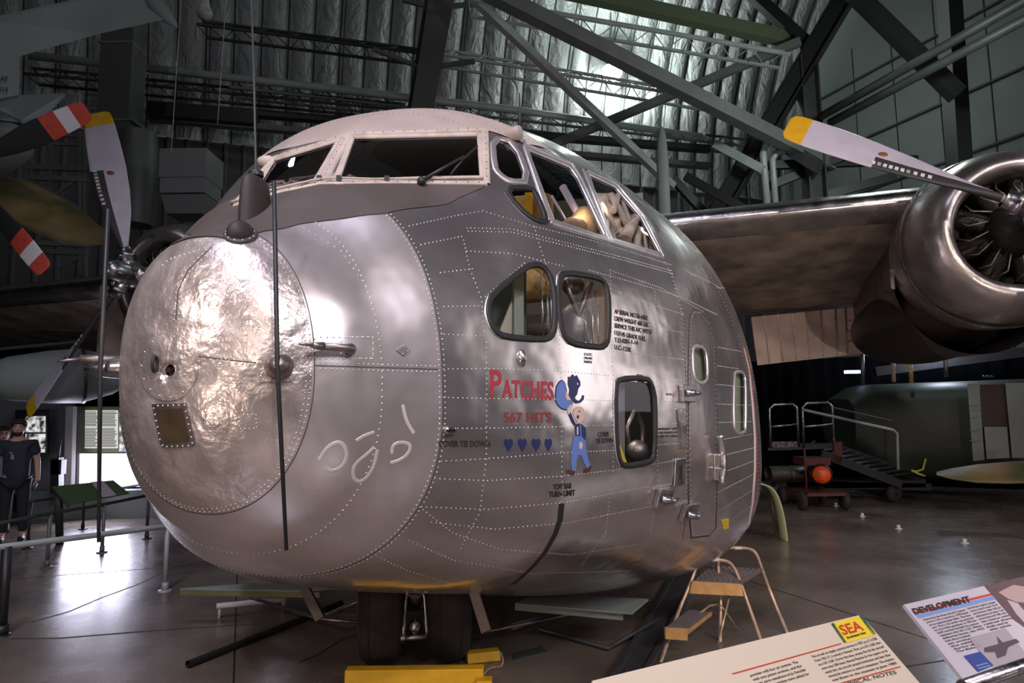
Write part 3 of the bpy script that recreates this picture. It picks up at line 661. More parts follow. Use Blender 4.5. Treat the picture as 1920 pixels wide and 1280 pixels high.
prow([(560, 420), (640, 470), (690, 540)], .03, .003, 1)
# square doubler patches on the nose
for (x0, y0, x1, y1) in ((590, 632, 700, 672), (640, 632, 700, 672)):
    prow([(x0, y0), (x1, y0), (x1, y1), (x0, y1), (x0, y0)], .022, .0036, 1)
NM = ['nose', 'rivet', 'seam']
prow([(397, 463), (352, 507), (334, 545), (330, 600)], .02, .0036, 0, .009, True); prow([(393, 462), (316, 486), (300, 500)], .02, .0036, 0)
prow([(372, 668), (480, 680)], .022, .0034, 0, .008, True); prow([(555, 684), (585, 685)], .02, .0034, 0, .008)
for P in ([(448, 778), (480, 777), (481, 803), (449, 804)], [(422, 712), (448, 711), (450, 726), (424, 728)], [(400, 674), (430, 674), (430, 686), (400, 686)]): prow(P + [P[0]], .014, .003, 0)
parts[0].build('nose_cap', ['nose', 'rivet', 'seam'], plane); parts[1].build('nose_section', ['skin1', 'rivet', 'seam'], plane); parts[2].build('fuselage_skin', ['skin2', 'rivet', 'seam'], plane)
# cabin lining on the far wall and overhead
mb = MB(); mb.grid([[FS(v, t, None, -.08) for t in [radians(100 + 165 * j / 40) for j in range(41)]] for v in (1.6, 1.8, 2, 2.3, 2.6, 3.2, 4, 5, 6.5)])
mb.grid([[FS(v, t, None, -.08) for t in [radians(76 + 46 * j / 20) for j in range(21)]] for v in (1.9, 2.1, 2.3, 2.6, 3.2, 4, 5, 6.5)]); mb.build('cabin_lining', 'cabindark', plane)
GL = {'windshield_port': 'glass', 'windshield_starboard': 'glass', 'quarter_upper': 'glass', 'quarter_lower': 'glass', 'side_large': 'glass', 'side_rear': 'glassclear'}
LBL = {'windshield_port': 'broad flat front windshield pane with wiper', 'windshield_starboard': 'far front windshield pane left of the centre post', 'quarter_upper': 'small upper quarter pane', 'quarter_lower': 'small dark triangular pane under the quarter pane', 'side_large': 'tall side cockpit pane', 'side_rear': 'rear roof side pane showing the padded lining', 'pentagon': 'five-sided lower cockpit window', 'square': 'rounded square lower cockpit window', 'lower': 'tall rounded window right of the painted figure', 'door_small': 'small rounded window in the crew door', 'side_aft': 'narrow window near the red stripe'}
for k, P in WIN.items():
    black = k in ('pentagon', 'square', 'lower', 'quarter_lower'); thin = k in ('door_small', 'side_aft')
    fr = MB(); pn = onsurf(P, 5, True); ribbon(fr, pn, .03 if black else .022 if thin else .034, .010 if black else .005)
    o = fr.build('window_frame', 'rubber' if black else 'satin' if thin or k.startswith('side') or k == 'quarter_upper' else 'cream', plane); o['label'] = 'frame of the ' + LBL[k]
    if black:
        fr = MB(); ribbon(fr, onsurf([((p[0] - sum(q[0] for q in P) / len(P)) * 1.055 + sum(q[0] for q in P) / len(P), (p[1] - sum(q[1] for q in P) / len(P)) * 1.04 + sum(q[1] for q in P) / len(P)) for p in P], 5, True), .014, .004); fr.build('rim', 'satin', o)
    g = MB(); patch(g, P, -.006, 0, 12); q = g.build('window_pane', GL.get(k, 'glassclear'), plane); q['label'] = LBL[k]
# ------------------------------------------------------------------ roof paint, anti-glare panel, windshield frame
def vth(P):
    d = P - V3((O2[0], O2[1], 0)); u = d.dot(AN); v = d.dot(AA); W, zw, zt, zb, pu, pl = spar(v); s = P.z - zw
    if s >= 0: return v, atan2(min(1, s / (zt - zw)) ** (pu / 2), math.copysign(min(1, abs(u) / W) ** (pu / 2), u))
    return v, -atan2(min(1, -s / (zw - zb)) ** (pl / 2), math.copysign(min(1, abs(u) / W) ** (pl / 2), u))
def curve(P):
    c = []
    for a in P:
        l, n_ = hit(*a)
        if l is not None: c.append(vth(l))
    return sorted(c)
def interp(c, v):
    if v <= c[0][0]: return c[0][1]
    for (a, b), (a2, b2) in zip(c, c[1:]):
        if v <= a2: return b + (b2 - b) * (v - a) / max(1e-6, a2 - a)
    return c[-1][1]
gb = curve([(432, 458), (500, 433), (560, 421), (640, 411), (720, 402), (800, 388), (860, 371), (908, 351)])
wb = curve([(610, 343), (700, 343), (800, 342), (912, 343)])
rt_ = curve([(655, 256), (750, 252), (850, 248), (912, 246), (945, 256), (985, 272)]); rs_ = curve([(648, 261), (600, 275), (560, 289), (514, 303)])
mb = MB(); v0, v1 = gb[0][0] + .01, wb[-1][0]
for side in (1, -1):
    rows = []
    for k in range(41):
        v = v0 + (v1 - v0) * k / 40; a = interp(gb, v); b_ = pi / 2 if v < wb[0][0] else interp(wb, v); b_ = max(b_, a); pr = spar(v)
        if k == 0: a = pi / 2 - (pi / 2 - a) * .75
        rows.append([FS(v, (a + (b_ - a) * t / 16) if side > 0 else pi - (a + (b_ - a) * t / 16), pr, .0035) for t in range(17)])
    mb.grid(rows)
o = mb.build('antiglare_panel', 'glare', plane); o['label'] = 'dull brown anti-glare panel before the windshield'
mb = MB(); v0, v1 = rt_[0][0], rt_[-1][0] + .25
rows = []
for k in range(31):
    v = v0 + (v1 - v0) * k / 30; a = interp(rt_, v); e_ = max(interp(rs_, v), pi / 2 + .02) if v <= rs_[-1][0] else pi - a; pr = spar(v); rows.append([FS(v, a + (e_ - a) * t / 40, pr, .006) for t in range(41)])
mb.grid(rows)
for f_ in (.3, .5, .78):      # rivet rows over the roof
    v = v0 + (v1 - v0) * f_; a = interp(rt_, v); pn = [(FS(v, a + (pi - 2 * a) * t / 30, None, .006), (FS(v, a + (pi - 2 * a) * t / 30, None, .01) - FS(v, a + (pi - 2 * a) * t / 30)).normalized()) for t in range(31)]; rivrow(mb, pn, .03, .003, 1)
o = mb.build('cockpit_roof', ['beige', 'seam'], plane); o['label'] = 'beige painted cockpit roof'
mb = MB()
def frame(P, w_, h_=.009, riv=.055, r=.0045, mbx=None):
    m_ = mbx or mb; pn = onsurf(P, 8); ribbon(m_, pn, w_, h_, 0, False)
    if riv: rivrow(m_, [(p + n_ * (h_ - .001), n_) for p, n_ in pn], riv, r)
for P, w_ in (([(650, 252), (770, 248), (906, 244)], .034), ([(652, 252), (628, 296), (602, 344)], .055), ([(909, 244), (912, 345)], .04), ([(520, 362), (600, 345), (760, 343), (912, 344)], .028), ([(512, 297), (580, 276), (648, 254)], .03), ([(513, 297), (480, 334), (440, 384)], .03), ([(440, 386), (522, 362)], .026)): frame(P, w_)
mb.build('windshield_frame', ['cream', 'seam'], plane)
mb = MB(); pn = onsurf([(436, 384), (520, 359), (590, 343), (620, 339), (700, 341), (905, 337)], 8); mb.tube([p + n_ * .014 for p, n_ in pn], .005, 6)
for x in (600, 636, 725): 
    l, n_ = hit(x, 341); mb.box(l + n_ * .014, (.02, .02, .026), mi=1)
mb.build('heater_pipe', ['cream', 'black'], plane)
mb = MB()
l0, n0_ = hit(790, 346); l1, n1_ = hit(868, 302); l2, n2_ = hit(894, 278); l3, n3_ = hit(845, 330)
mb.sphere(l0 + n0_ * .018, .022, 12); mb.tube([l0 + n0_ * .02, l1 + n1_ * .03], .008, 6, rs=[.011, .006]); mb.tube([l3 + n3_ * .012, l1 + n1_ * .014, l2 + n2_ * .012], .0055, 6)
mb.build('windshield_wiper', 'black', plane)
mb = MB()
for P in (([(981, 262), (1000, 320), (1031, 414)], .03), ([(986, 272), (1074, 308), (1090, 335), (1143, 450)], .026), ([(1094, 318), (1148, 452)], .022), ([(1035, 419), (1145, 453), (1243, 483)], .02), ([(1098, 319), (1158, 347), (1208, 406), (1244, 481)], .022)):
    frame(P[0], P[1], .008, .03, .0028)
mb.build('side_window_frame', ['satin', 'rivet'], plane)
for i, (p, q) in enumerate((((933, 242), (982, 248)), )):
    l, n_ = hit(946, 250); a = l - n_ * .015; b_ = a + AN * .10 - AA * .02 + UP * .0
    mb = MB(); d = (b_ - a).normalized(); L = (b_ - a).length; mb.lathe([(0, -.02), (.02, 0), (.035, L * .35), (.038, L * .9), (.034, L), (0, L)], a, d, 20); o = mb.build('position_light', 'beige', plane)
mb = MB(); l, n_ = hit(512, 300); mb.sphere(l + n_ * .0 - AN * .04, .03, 14, sc=(1.7, 1, 1), ax=((AN + AA * .2).normalized(), AA, UP)); mb.build('position_light', 'cream', plane)
# ------------------------------------------------------------------ lettering and painted marks on the skin
def decal_tris(mb, vs, fs, fn, off=.0015):
    out = []
    for v in vs:
        l, n_ = hit(*fn(v.x, v.y)); out.append(None if l is None else l + n_ * off)
    idx = {}; P = []
    for i, p in enumerate(out):
        if p is not None: idx[i] = len(P); P.append(p)
    mb.add(P, [tuple(idx[i] for i in f) for f in fs if all(i in idx for i in f)])
def letter(body, x0, y0, x1, y1, h, name, m, hx=None, bold=.02, sl=0.0, label=None):
    """word with its baseline from x0,y0 to x1,y1 and cap height h (photograph pixels) painted on the skin"""
    vs, fs = text_mesh(body, 1, bold); w_ = max(v.x for v in vs); mn = min(v.x for v in vs); mb = MB()
    def fn(x, y):
        t = (x - mn) / (w_ - mn); return x0 + (x1 - x0) * t + sl * y, y0 + (y1 - y0) * t - y * h / .70
    decal_tris(mb, vs, fs, fn); o = mb.build(name, m, plane)
    if label: o['label'] = label
    return o
letter('P', 919, 744, 941, 744, 51, 'name_lettering', 'red', bold=.02, label='dark red capital P of the nose name')
letter('ATCHES', 941, 745, 1038, 749, 33, 'name_lettering', 'red', bold=.03, label='dark red letters ATCHES')
letter('567 HITS', 944, 791, 1034, 791, 18, 'hits_lettering', 'dullred', bold=.025, label='faded red text 567 HITS')
letter('COVER TIE DOWN', 822, 837, 919, 837, 11, 'stencil_lettering', 'ink', bold=.03)
letter('COVER', 1121, 819, 1142, 818, 9, 'stencil_lettering', 'ink', bold=.03); letter('TIE DOWN', 1117, 831, 1149, 829, 9, 'stencil_lettering', 'ink', bold=.03)
letter('TOW BAR', 1037, 918, 1072, 915, 10, 'stencil_lettering', 'ink', bold=.04); letter('TURN LIMIT', 1029, 932, 1078, 928, 10, 'stencil_lettering', 'ink', bold=.04)
for i, (t, x1) in enumerate((('AF SERIAL NO.56-4362', 1214), ('CREW WEIGHT 400 LBS.', 1216), ('SERVICE THIS A/C WITH', 1221), ('115/145 GRADE FUEL', 1211), ('T.O.42B1-1-14', 1196), ('U.C.-123K', 1184))):
    letter(t, 1152, 587 + i * 13.4, x1, 600 + i * 13.2 if i < 4 else 593 + i * 13.4, 8, 'stencil_lettering', 'ink', bold=.03)
for i, t in enumerate(('STATIC', 'DRAIN', 'INSIDE')): letter(t, 1095, 666 + i * 7, 1110, 667 + i * 7, 4.5, 'stencil_lettering', 'ink', bold=.03)
for i, t in enumerate(('EMERGENCY EXIT', 'PUSH HANDLE IN', 'TURN TO OPEN')): letter(t, 1232, 806 + i * 7, 1270, 805 + i * 7, 4, 'stencil_lettering', 'ink', bold=.03)
letter('PULL', 1249, 741, 1262, 741, 4, 'stencil_lettering', 'ink', bold=.02)
def paint(polys, m, name='painted_mark', off=.0015, step=6, label=None):
    mb = MB()
    for P in polys: patch(mb, P, off, 0, step)
    o = mb.build(name, m, plane)
    if label: o['label'] = label
    return o
for cx in (953, 979, 1005, 1028):
    k = 8.5 if cx < 1020 else 7; H_ = [(cx, 847), (cx - k, 832), (cx - k * .95, 826), (cx - k * .6, 822), (cx - k * .2, 823), (cx, 827), (cx + k * .2, 823), (cx + k * .6, 822), (cx + k * .95, 826), (cx + k, 832)]
    paint([H_], 'navy', 'painted_heart', label='small navy blue painted heart')
Z = lambda L: [(960 + x / 4, 640 + y / 4) for x, y in L]
fg = lambda L, m, off=.002, lb=None: paint([Z(L)], m, 'painted_figure', off, 4, lb)
fg([(322, 410), (328, 340), (350, 300), (375, 285), (398, 310), (410, 360), (415, 400), (440, 440), (455, 470), (430, 500), (400, 518), (365, 505), (340, 480), (325, 450)], 'navy', .0015)
fg([(328, 410), (334, 345), (354, 308), (375, 293), (394, 315), (405, 360), (408, 405), (432, 440), (446, 470), (425, 492), (400, 508), (368, 496), (345, 474), (331, 445)], 'blue', .002, 'blue painted sack')
fg([(420, 262), (436, 268), (452, 245), (470, 262), (485, 252), (496, 275), (510, 300), (512, 330), (495, 355), (488, 395), (470, 420), (480, 440), (500, 445), (520, 425), (528, 400), (540, 408), (536, 435), (512, 460), (480, 466), (455, 455), (438, 425), (425, 400), (430, 360), (418, 320)], 'navy', .002, 'navy painted curled shape above the man')
fg([(482, 314), (492, 310), (496, 320), (488, 328)], 'white', .0028)
fg([(402, 372), (414, 385), (436, 440), (410, 440), (400, 410)], 'skinpaint', .0026)
fg([(410, 500), (440, 470), (452, 480), (436, 520), (430, 548), (418, 540)], 'skinpaint', .002)
fg([(420, 545), (440, 530), (455, 570), (478, 620), (500, 615), (530, 625), (552, 650), (556, 700), (545, 740), (530, 765), (512, 755), (520, 715), (500, 712), (478, 712), (470, 640), (445, 605)], 'navy', .0019, 'dark shirt of the painted man')
fg([(455, 530), (465, 505), (490, 488), (520, 490), (542, 515), (545, 555), (530, 590), (512, 610), (490, 612), (478, 585), (460, 560)], 'skinpaint', .0024, 'head of the painted man')
fg([(484, 555), (496, 550), (500, 565), (492, 582), (482, 572)], 'ink', .0032); fg([(496, 520), (504, 515), (506, 528), (499, 531)], 'ink', .0032)
fg([(484, 640), (494, 640), (494, 700), (484, 700)], 'white', .0026)
fg([(500, 760), (518, 750), (530, 775), (520, 808), (502, 800)], 'skinpaint', .0026)
fg([(464, 706), (520, 712), (548, 745), (552, 800), (560, 850), (584, 930), (560, 950), (535, 905), (515, 850), (492, 850), (482, 900), (478, 968), (446, 968), (440, 900), (444, 820), (452, 760)], 'blue', .0022, 'blue overalls of the painted man')
fg([(505, 625), (515, 625), (518, 715), (510, 715)], 'blue', .0026)
fg([(405, 965), (430, 960), (468, 975), (466, 1005), (440, 1000), (408, 985)], 'brownp', .0026); fg([(535, 955), (572, 945), (590, 930), (596, 945), (580, 975), (540, 988)], 'brownp', .0026)
o = MB(); ribbon(o, onsurf([(1053, 944), (1050, 975), (1040, 1003), (1022, 1035), (1000, 1061), (975, 1084), (962, 1095)], 8), .034, .002, 0, False); o = o.build('tow_limit_stripe', 'ink', plane); o['label'] = 'curved black tow limit stripe'
mb = MB(); ribbon(mb, onsurf([(1396, 655), (1406, 700), (1412, 760), (1416, 820), (1416, 880), (1412, 940), (1404, 985)], 10), .06, .002, 0, False); o = mb.build('propeller_warning_stripe', mat('stripe_white', (.72, .60, .58), .4, .2), plane)
mb = MB(); ribbon(mb, onsurf([(1398, 655), (1408, 700), (1414, 760), (1418, 820), (1418, 880), (1414, 940), (1406, 985)], 10), .022, .0035, 0, False); o = mb.build('propeller_warning_stripe', 'dullred', plane)
# light reflections on the nose side, painted on as pale loops
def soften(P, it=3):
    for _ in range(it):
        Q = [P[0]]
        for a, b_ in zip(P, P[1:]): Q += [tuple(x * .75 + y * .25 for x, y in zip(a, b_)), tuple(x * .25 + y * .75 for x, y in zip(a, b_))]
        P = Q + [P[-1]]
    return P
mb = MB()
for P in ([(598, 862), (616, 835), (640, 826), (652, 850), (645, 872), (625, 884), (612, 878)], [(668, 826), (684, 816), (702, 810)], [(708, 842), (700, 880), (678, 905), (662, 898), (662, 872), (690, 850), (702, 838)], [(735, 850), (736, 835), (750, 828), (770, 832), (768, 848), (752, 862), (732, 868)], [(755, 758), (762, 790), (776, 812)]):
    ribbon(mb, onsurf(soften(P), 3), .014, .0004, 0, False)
mb.build('glint_mark', 'glint', plane)
# ------------------------------------------------------------------ nose fittings
def flatplate(name, P, m, off=.004, riv=None, rsp=.02, label=None):
    mb = MB(); patch(mb, P, off, 0, 10); pn = onsurf(P, 6, True, 0); rows = [[p - n_ * .002, p + n_ * off] for p, n_ in pn]; rows.append(rows[0]); mb.grid(rows, 0, False)
    if riv:
        cx = sum(p[0] for p in P) / len(P); cy = sum(p[1] for p in P) / len(P); q = onsurf([((p[0] - cx) * riv + cx, (p[1] - cy) * riv + cy) for p in P] + [((P[0][0] - cx) * riv + cx, (P[0][1] - cy) * riv + cy)], 6)
        rivrow(mb, [(p + n_ * off, n_) for p, n_ in q], rsp, .0036)
    o = mb.build(name, [m, 'rivet'], plane)
    if label: o['label'] = label
    return o
hatch = [(317 + 55 * cos(a), 687 + 64 * sin(a)) for a in [2 * pi * k / 40 for k in range(40)]]
flatplate('access_hatch', hatch, 'nose', .005, .9, .05)
l, n_ = hit(300, 683); mb = MB(); mb.tube([l + n_ * (.006 + .014 * (1 + cos(a))) + UP * (.027 * sin(a)) + AN * .006 * cos(a) for a in [2 * pi * k / 24 for k in range(24)]], .0055, 8, closed=True); mb.build('tow_ring', 'rubber', plane)
l, n_ = hit(324, 690); mb = MB(); q_ = n_.cross(UP).normalized(); mb.sphere(l + n_ * .004, .024, 18, 0, (1, 1, .35), (q_, n_.cross(q_), n_)); mb.build('round_cap', 'satin', plane)
flatplate('light_window_frame', [(288, 757), (350, 755), (366, 830), (364, 836), (308, 838), (303, 830)], 'dirtysteel', .008, .93, .022)
flatplate('light_window', [(297, 766), (345, 765), (358, 826), (312, 829)], mat('brown_light_lens', (.13, .09, .05), .3, .5, .1, 20, .3, 8), .010, None, label='brown translucent landing light lens')
flatplate('antenna_plate', [(485, 654), (548, 653), (549, 715), (486, 716)], 'nose', .004, .88, .022)
flatplate('diamond_cover', [(742, 657), (756, 646), (769, 657), (757, 668)], 'dirtysteel', .004, .75, .03)
def dome(px, py, lbl, nn=None, L=.075, r=.043):
    l, n_ = hit(px, py) if nn is None else nn
    mb = MB(); mb.lathe([(r * 1.15, -.01), (r * 1.1, .008), (r, .02), (r * .95, L * .5), (r * .7, L * .8), (r * .35, L * .97), (0, L)], l, n_, 24); o = mb.build('antenna_dome', 'dirtysteel', plane); o['label'] = lbl
    return l, n_
l, n_ = dome(523, 686, 'pointed antenna fairing facing the visitor')
def rod(top, mid, bot, v, lbl):
    mb = MB(); a, b_, c = PV(*top, v), PV(*mid, v), PV(*bot, v); mb.tube([a, b_, c], .0078, 8, rs=[.0078, .0085, .0062]); o = mb.build('antenna_rod', 'black', plane); o['label'] = lbl
vd = (l - V3((O2[0], O2[1], 0))).dot(AA)
rod((514, 340), (520, 682), (537, 1031), vd - .06, 'long vertical black antenna rod in front of the nose, near side')
rod((203, 392), (188, 694), (185, 1016), vd - .02, 'long vertical dark antenna rod beyond the nose, far side')
# far side fairing and pitot tubes
c = PV(228, 690, vd + .05); t_ = PV(156, 692, vd); d = (c - t_).normalized(); L = (c - t_).length; mb = MB(); mb.lathe([(0, 0), (.012, .01), (.026, L * .3), (.036, L * .7), (.04, L * 1.1), (.04, L * 1.6)], t_, d, 24, 0); o = mb.build('antenna_dome', 'steel', plane); o['label'] = 'bullet-shaped antenna fairing on the far side'
mb = MB(); a = PV(232, 675, vd + .12); b_ = PV(150, 673, vd + .02); c = PV(107, 677, vd - .03); mb.tube([a, b_], .017, 12, rs=[.02, .017]); mb.tube([b_, c], .006, 8, rs=[.008, .004]); o = mb.build('pitot_tube', 'dirtysteel', plane); o['label'] = 'far pitot tube pointing left'
l, n_ = hit(655, 656); a = l + n_ * .035; l2, n2_ = hit(600, 653); b_ = l2 + n2_ * .045; l3, n3_ = hit(577, 652); c = l3 + n3_ * .06; l4, _ = hit(552, 650); d_ = l4 + n3_ * .07
mb = MB(); mb.tube([l - n_ * .01, l + n_ * .02, a + (b_ - a) * .08, a + (b_ - a) * .25, b_], .016, 12, rs=[.022, .02, .018, .014, .014]); mb.tube([b_, c], .011, 10, rs=[.016, .010]); mb.tube([c, d_], .005, 8); o = mb.build('pitot_tube', 'dirtysteel', plane); o['label'] = 'near pitot tube pointing left'
l, n_ = hit(974, 243); mb = MB(); mb.tube([l - UP * .01, l + UP * .10 + AA * .01, l + UP * .24 + AA * .015], .008, 8, rs=[.014, .009, .003]); mb.build('whip_antenna', 'black', plane)
# blade antenna, its wire, and the forward fairing on the deck
l, n_ = hit(478, 398); mb = MB(); base = l; hh = .15
rows = []
for t, ln, th_ in ((-.7, 1, 1), (.0, 1, 1), (.55, .95, .92), (.85, .85, .8), (.97, .6, .5), (1.02, .1, .1)):
    rows.append([base + UP * (hh * t) + (AA * (.085 * ln * cos(a)) + AN * (.042 * th_ * sin(a))) for a in [2 * pi * k / 20 for k in range(20)]])
mb.grid(rows, closed=True); o = mb.build('blade_antenna', mat('antenna_brown_black', (.035, .027, .026), .6), plane)
top = base + UP * hh * 1.0; mb = MB(); mb.disc(top, UP, .03, 16, 0, .02); mb.build('insulator', 'black', o)
tag((lambda q: (q.tube([top, P3(476, 140, 3.2), P3(471, -10, 3.6)], .0052, 6), q.build('aerial_wire', 'darkgrey'))[1])(MB()), 'pale aerial wire rising from the nose antenna to the roof', 'wire')
l, n_ = hit(452, 440); mb = MB(); mb.sphere(l + n_ * .0, .055, 18, sc=(1.15, .75, .95), ax=(AA, AN, UP)); o = mb.build('scoop_fairing', mat('scoop_dark', (.035, .028, .026), .6), plane)
mb = MB(); pn = onsurf([(451 + 27 * cos(a), 441 + 13 * sin(a)) for a in [2 * pi * k / 24 for k in range(24)]], 8, True, .004); ribbon(mb, pn, .022, .006); rivrow(mb, [(p + q * .005, q) for p, q in pn], .028, .004); mb.build('base_flange', ['darkgrey', 'rivet'], o)
l, n_ = hit(978, 672); mb = MB(); mb.sphere(l, .022, 12, sc=(1, 1, 1.8)); mb.build('vent_fitting', 'steel', plane)
# ------------------------------------------------------------------ crew door and fittings on the side
mb = MB(); DO = [(1293, 596), (1300, 580), (1312, 582), (1330, 604), (1340, 640), (1344, 720), (1346, 860), (1342, 990), (1330, 1004), (1296, 1008), (1292, 960), (1290, 700)]
seamline(mb, onsurf(DO + [DO[0]], 6), .012); rivrow(mb, onsurf(DO + [DO[0]], 6), .03, .003, 1, .015); mb.m = [0 if m_ == 2 else m_ for m_ in mb.m]; mb.build('crew_door', ['seam', 'rivet'], plane)
def fit(name, px, py, w_, h_, d_, m='steel', bev=.006, kids=None):
    l, n_ = hit(px, py); s = UP.cross(n_).normalized(); u_ = n_.cross(s); mb = MB(); mb.box(l + n_ * d_ / 2, (w_, d_, h_), (s, n_, u_)); o = mb.build(name, m, plane, bev); return l, n_, s, u_, o
for px, py, lb in ((1284, 738, 'step bracket at door window height'), (1240, 930, 'footrest bracket low on the side'), (1288, 957, 'lowest step bracket beside the door')):
    l, n_, s, u_, o = fit('hinge_bracket', px, py, .15, .10, .03); o['label'] = lb; mb = MB(); mb.tube([l + n_ * .03 - s * .05, l + n_ * .07, l + n_ * .05 + s * .09], .014, 8, rs=[.02, .018, .01]); mb.build('hook', 'steel', o)
l, n_, s, u_, o = fit('latch_cover', 1273, 884, .12, .15, .012); mb = MB(); mb.box(l + n_ * .014, (.012, .008, .08), (s, n_, u_)); mb.build('slot', 'ink', o)
for py in (862, 886): fit('grab_bracket', 1345, py, .12, .08, .04, 'alu')
mb = MB(); pn = onsurf([(1336, 815), (1343, 850), (1344, 880), (1340, 905)], 5); mb.tube([p + n_ * .045 for p, n_ in pn], .018, 8); mb.build('grab_handle', 'alu', plane)
l, n_, s, u_, o = fit('handle_recess', 1278, 803, .10, .22, .006, 'alu', .02)
flatplate('vent_plate', [(1352, 975), (1366, 972), (1366, 990), (1356, 992)], 'signyellow', .003)
fit('drain_fitting', 840, 806, .05, .03, .03, 'alu', .01)
# ------------------------------------------------------------------ cabin interior seen through the glazing
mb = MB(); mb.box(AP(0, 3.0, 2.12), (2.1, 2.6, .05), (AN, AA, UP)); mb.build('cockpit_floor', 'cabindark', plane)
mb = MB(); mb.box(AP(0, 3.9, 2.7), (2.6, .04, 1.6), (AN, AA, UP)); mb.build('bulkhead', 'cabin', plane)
for u0, lb in ((.62, 'near pilot seat with tan webbing'), (-.62, 'far pilot seat')):
    st_ = MB(); st_.box(AP(u0, 1.95, 2.35), (.5, .5, .12), (AN, AA, UP)); st_.box(AP(u0, 2.22, 2.68), (.48, .1, .66), (AN, (AA + UP * .15).normalized(), UP)); o = st_.build('pilot_seat', 'tan', plane, .04); o['label'] = lb
    q = MB(); q.box(AP(u0 - .1, 2.15, 2.7), (.05, .02, .6), (AN, AA, UP)); q.box(AP(u0 + .1, 2.15, 2.7), (.05, .02, .6), (AN, AA, UP)); q.build('harness_strap', 'yellow', o)
mb = MB(); mb.box(AP(0, 1.32, 2.55), (1.5, .2, .36), (AN, AA, UP)); mb.build('instrument_panel', 'black', plane, .04)
mb = MB()
for u0 in (.55, -.55):
    mb.tube([AP(u0, 1.45, 2.5), AP(u0, 1.6, 2.62)], .02, 8); mb.tube([AP(u0 + .15 * cos(a), 1.62 + .05 * sin(a), 2.64 + .13 * sin(a)) for a in [2 * pi * k / 20 for k in range(15)]], .012, 8)
mb.build('control_yoke', 'black', plane)
# padded lining and tubing behind the rear side pane
mb = MB(); rows = []
for i in range(26):
    row = []
    for j in range(60):
        x = 1118 + (1262 - 1118) * j / 59; y = 362 + (500 - 362) * i / 25 + 26 * max(0, (x - 1165) / 90)
        l, n_ = hit(x, y)
        if l is None: l, n_ = hit(1150, 400)
        r = ray(x, y).normalized(); q_ = l + r * (.20 + .035 * abs(sin(j * .42 + i * .22)) + .02 * sin(i * 1.3 + j * .3)); row.append(q_)
    rows.append(row)
mb.grid(rows)
o = mb.build('quilted_lining', 'quilt', plane)
mb = MB()
for i, (x0, y0, x1, y1, r) in enumerate(((1130, 380, 1160, 440, .012), (1145, 365, 1178, 425, .022), (1165, 372, 1185, 430, .016), (1172, 450, 1190, 410, .034), (1192, 465, 1198, 430, .024), (1150, 395, 1160, 365, .02), (1205, 425, 1212, 470, .012), (1120, 390, 1150, 448, .010))):
    a, n_ = hit(x0, y0); b_, m_ = hit(x1, y1); ra = ray(x0, y0).normalized(); rb = ray(x1, y1).normalized(); mb.tube([a + ra * .15, (a + b_) / 2 + (ra + rb) * .065, b_ + rb * .15], r, 10)
mb.build('padded_hose', 'quilt', o)
mb = MB()
for x0, x1 in (((1040, 1106), (1070, 1128)), ((1050, 1120), (1084, 1134))):
    a, n_ = hit(x0[0] if 0 else x0[0], 345) if 0 else hit(1062, 345); 
a, n_ = hit(1073, 330); b_, m_ = hit(1128, 442); mb.tube([a - n_ * .08, b_ - m_ * .06], .022, 8); a, n_ = hit(1062, 338); b_, m_ = hit(1090, 400); mb.tube([a - n_ * .12, b_ - m_ * .1], .008, 8)
mb.build('window_rail', 'cream', plane)
mb = MB(); a, n_ = hit(1096, 425); r = ray(1096, 425).normalized(); mb.sphere(a + r * .22, .09, 16, 0, (.9, .8, 1.3)); mb.sphere(hit(1118, 436)[0] + r * .2, .07, 14, 0, (.8, .8, 1.4)); mb.sphere(hit(1075, 425)[0] + r * .2, .06, 14, 0, (1.2, .8, .9)); mb.build('stowed_bag', 'tan', plane)
point('cabin_fill', hit(1085, 400)[0] + ray(1085, 400).normalized() * .1, 1.0, (1, .8, .6), .03)  # fill added behind the pane to brighten the bag, no lamp fitting
# lower compartment: pale panels, hoses
mb = MB()
def inpt(px, py, dep): return hit(px, py)[0] + ray(px, py).normalized() * dep * 1.25
mb.plate([inpt(936, 622, .22), inpt(962, 555, .22), inpt(964, 628, .22)], .01); mb.build('pale_panel', 'cabinpale', plane)
mb = MB(); mb.plate([inpt(962, 510, .2), inpt(980, 495, .2), inpt(980, 640, .2), inpt(962, 640, .2)], .02); mb.build('side_panel', mat('cabin_sage_panel', (.30, .33, .27), .6), plane)
mb = MB(); mb.plate([inpt(905, 500, .34), inpt(985, 490, .34), inpt(985, 645, .34), inpt(905, 645, .34)], .02); mb.build('side_panel', mat('cabin_deep_green', (.10, .13, .11), .6), plane)
mb = MB()
for x in (1014, 1024, 1031): mb.tube([inpt(x, 505, .12), inpt(x + 5, 640, .12)], .006, 6)
for x in (1111, 1121): mb.tube([inpt(x, 545, .10), inpt(x + 1, 655, .10)], .005, 6)
mb.build('control_rod', 'steel', plane)
mb = MB(); mb.tube([inpt(1060, 525, .1), inpt(1072, 560, .12), inpt(1085, 590, .14), inpt(1098, 605, .12), inpt(1100, 640, .12)], .012, 8); mb.tube([inpt(1108, 530, .14), inpt(1085, 590, .14)], .016, 8); mb.build('hose', 'dirtysteel', plane)
mb = MB(); mb.plate([inpt(1100, 548, .16), inpt(1140, 535, .16), inpt(1140, 660, .16), inpt(1102, 660, .16)], .01); mb.build('tan_panel', mat('cabin_tan_panel', (.36, .27, .20), .6), plane)
mb = MB(); mb.sphere(inpt(1080, 615, .22), .09, 14, 0, (1, 1, 1.5)); mb.sphere(inpt(1075, 535, .2), .06, 12); mb.build('oxygen_bottle', 'dirtysteel', plane)
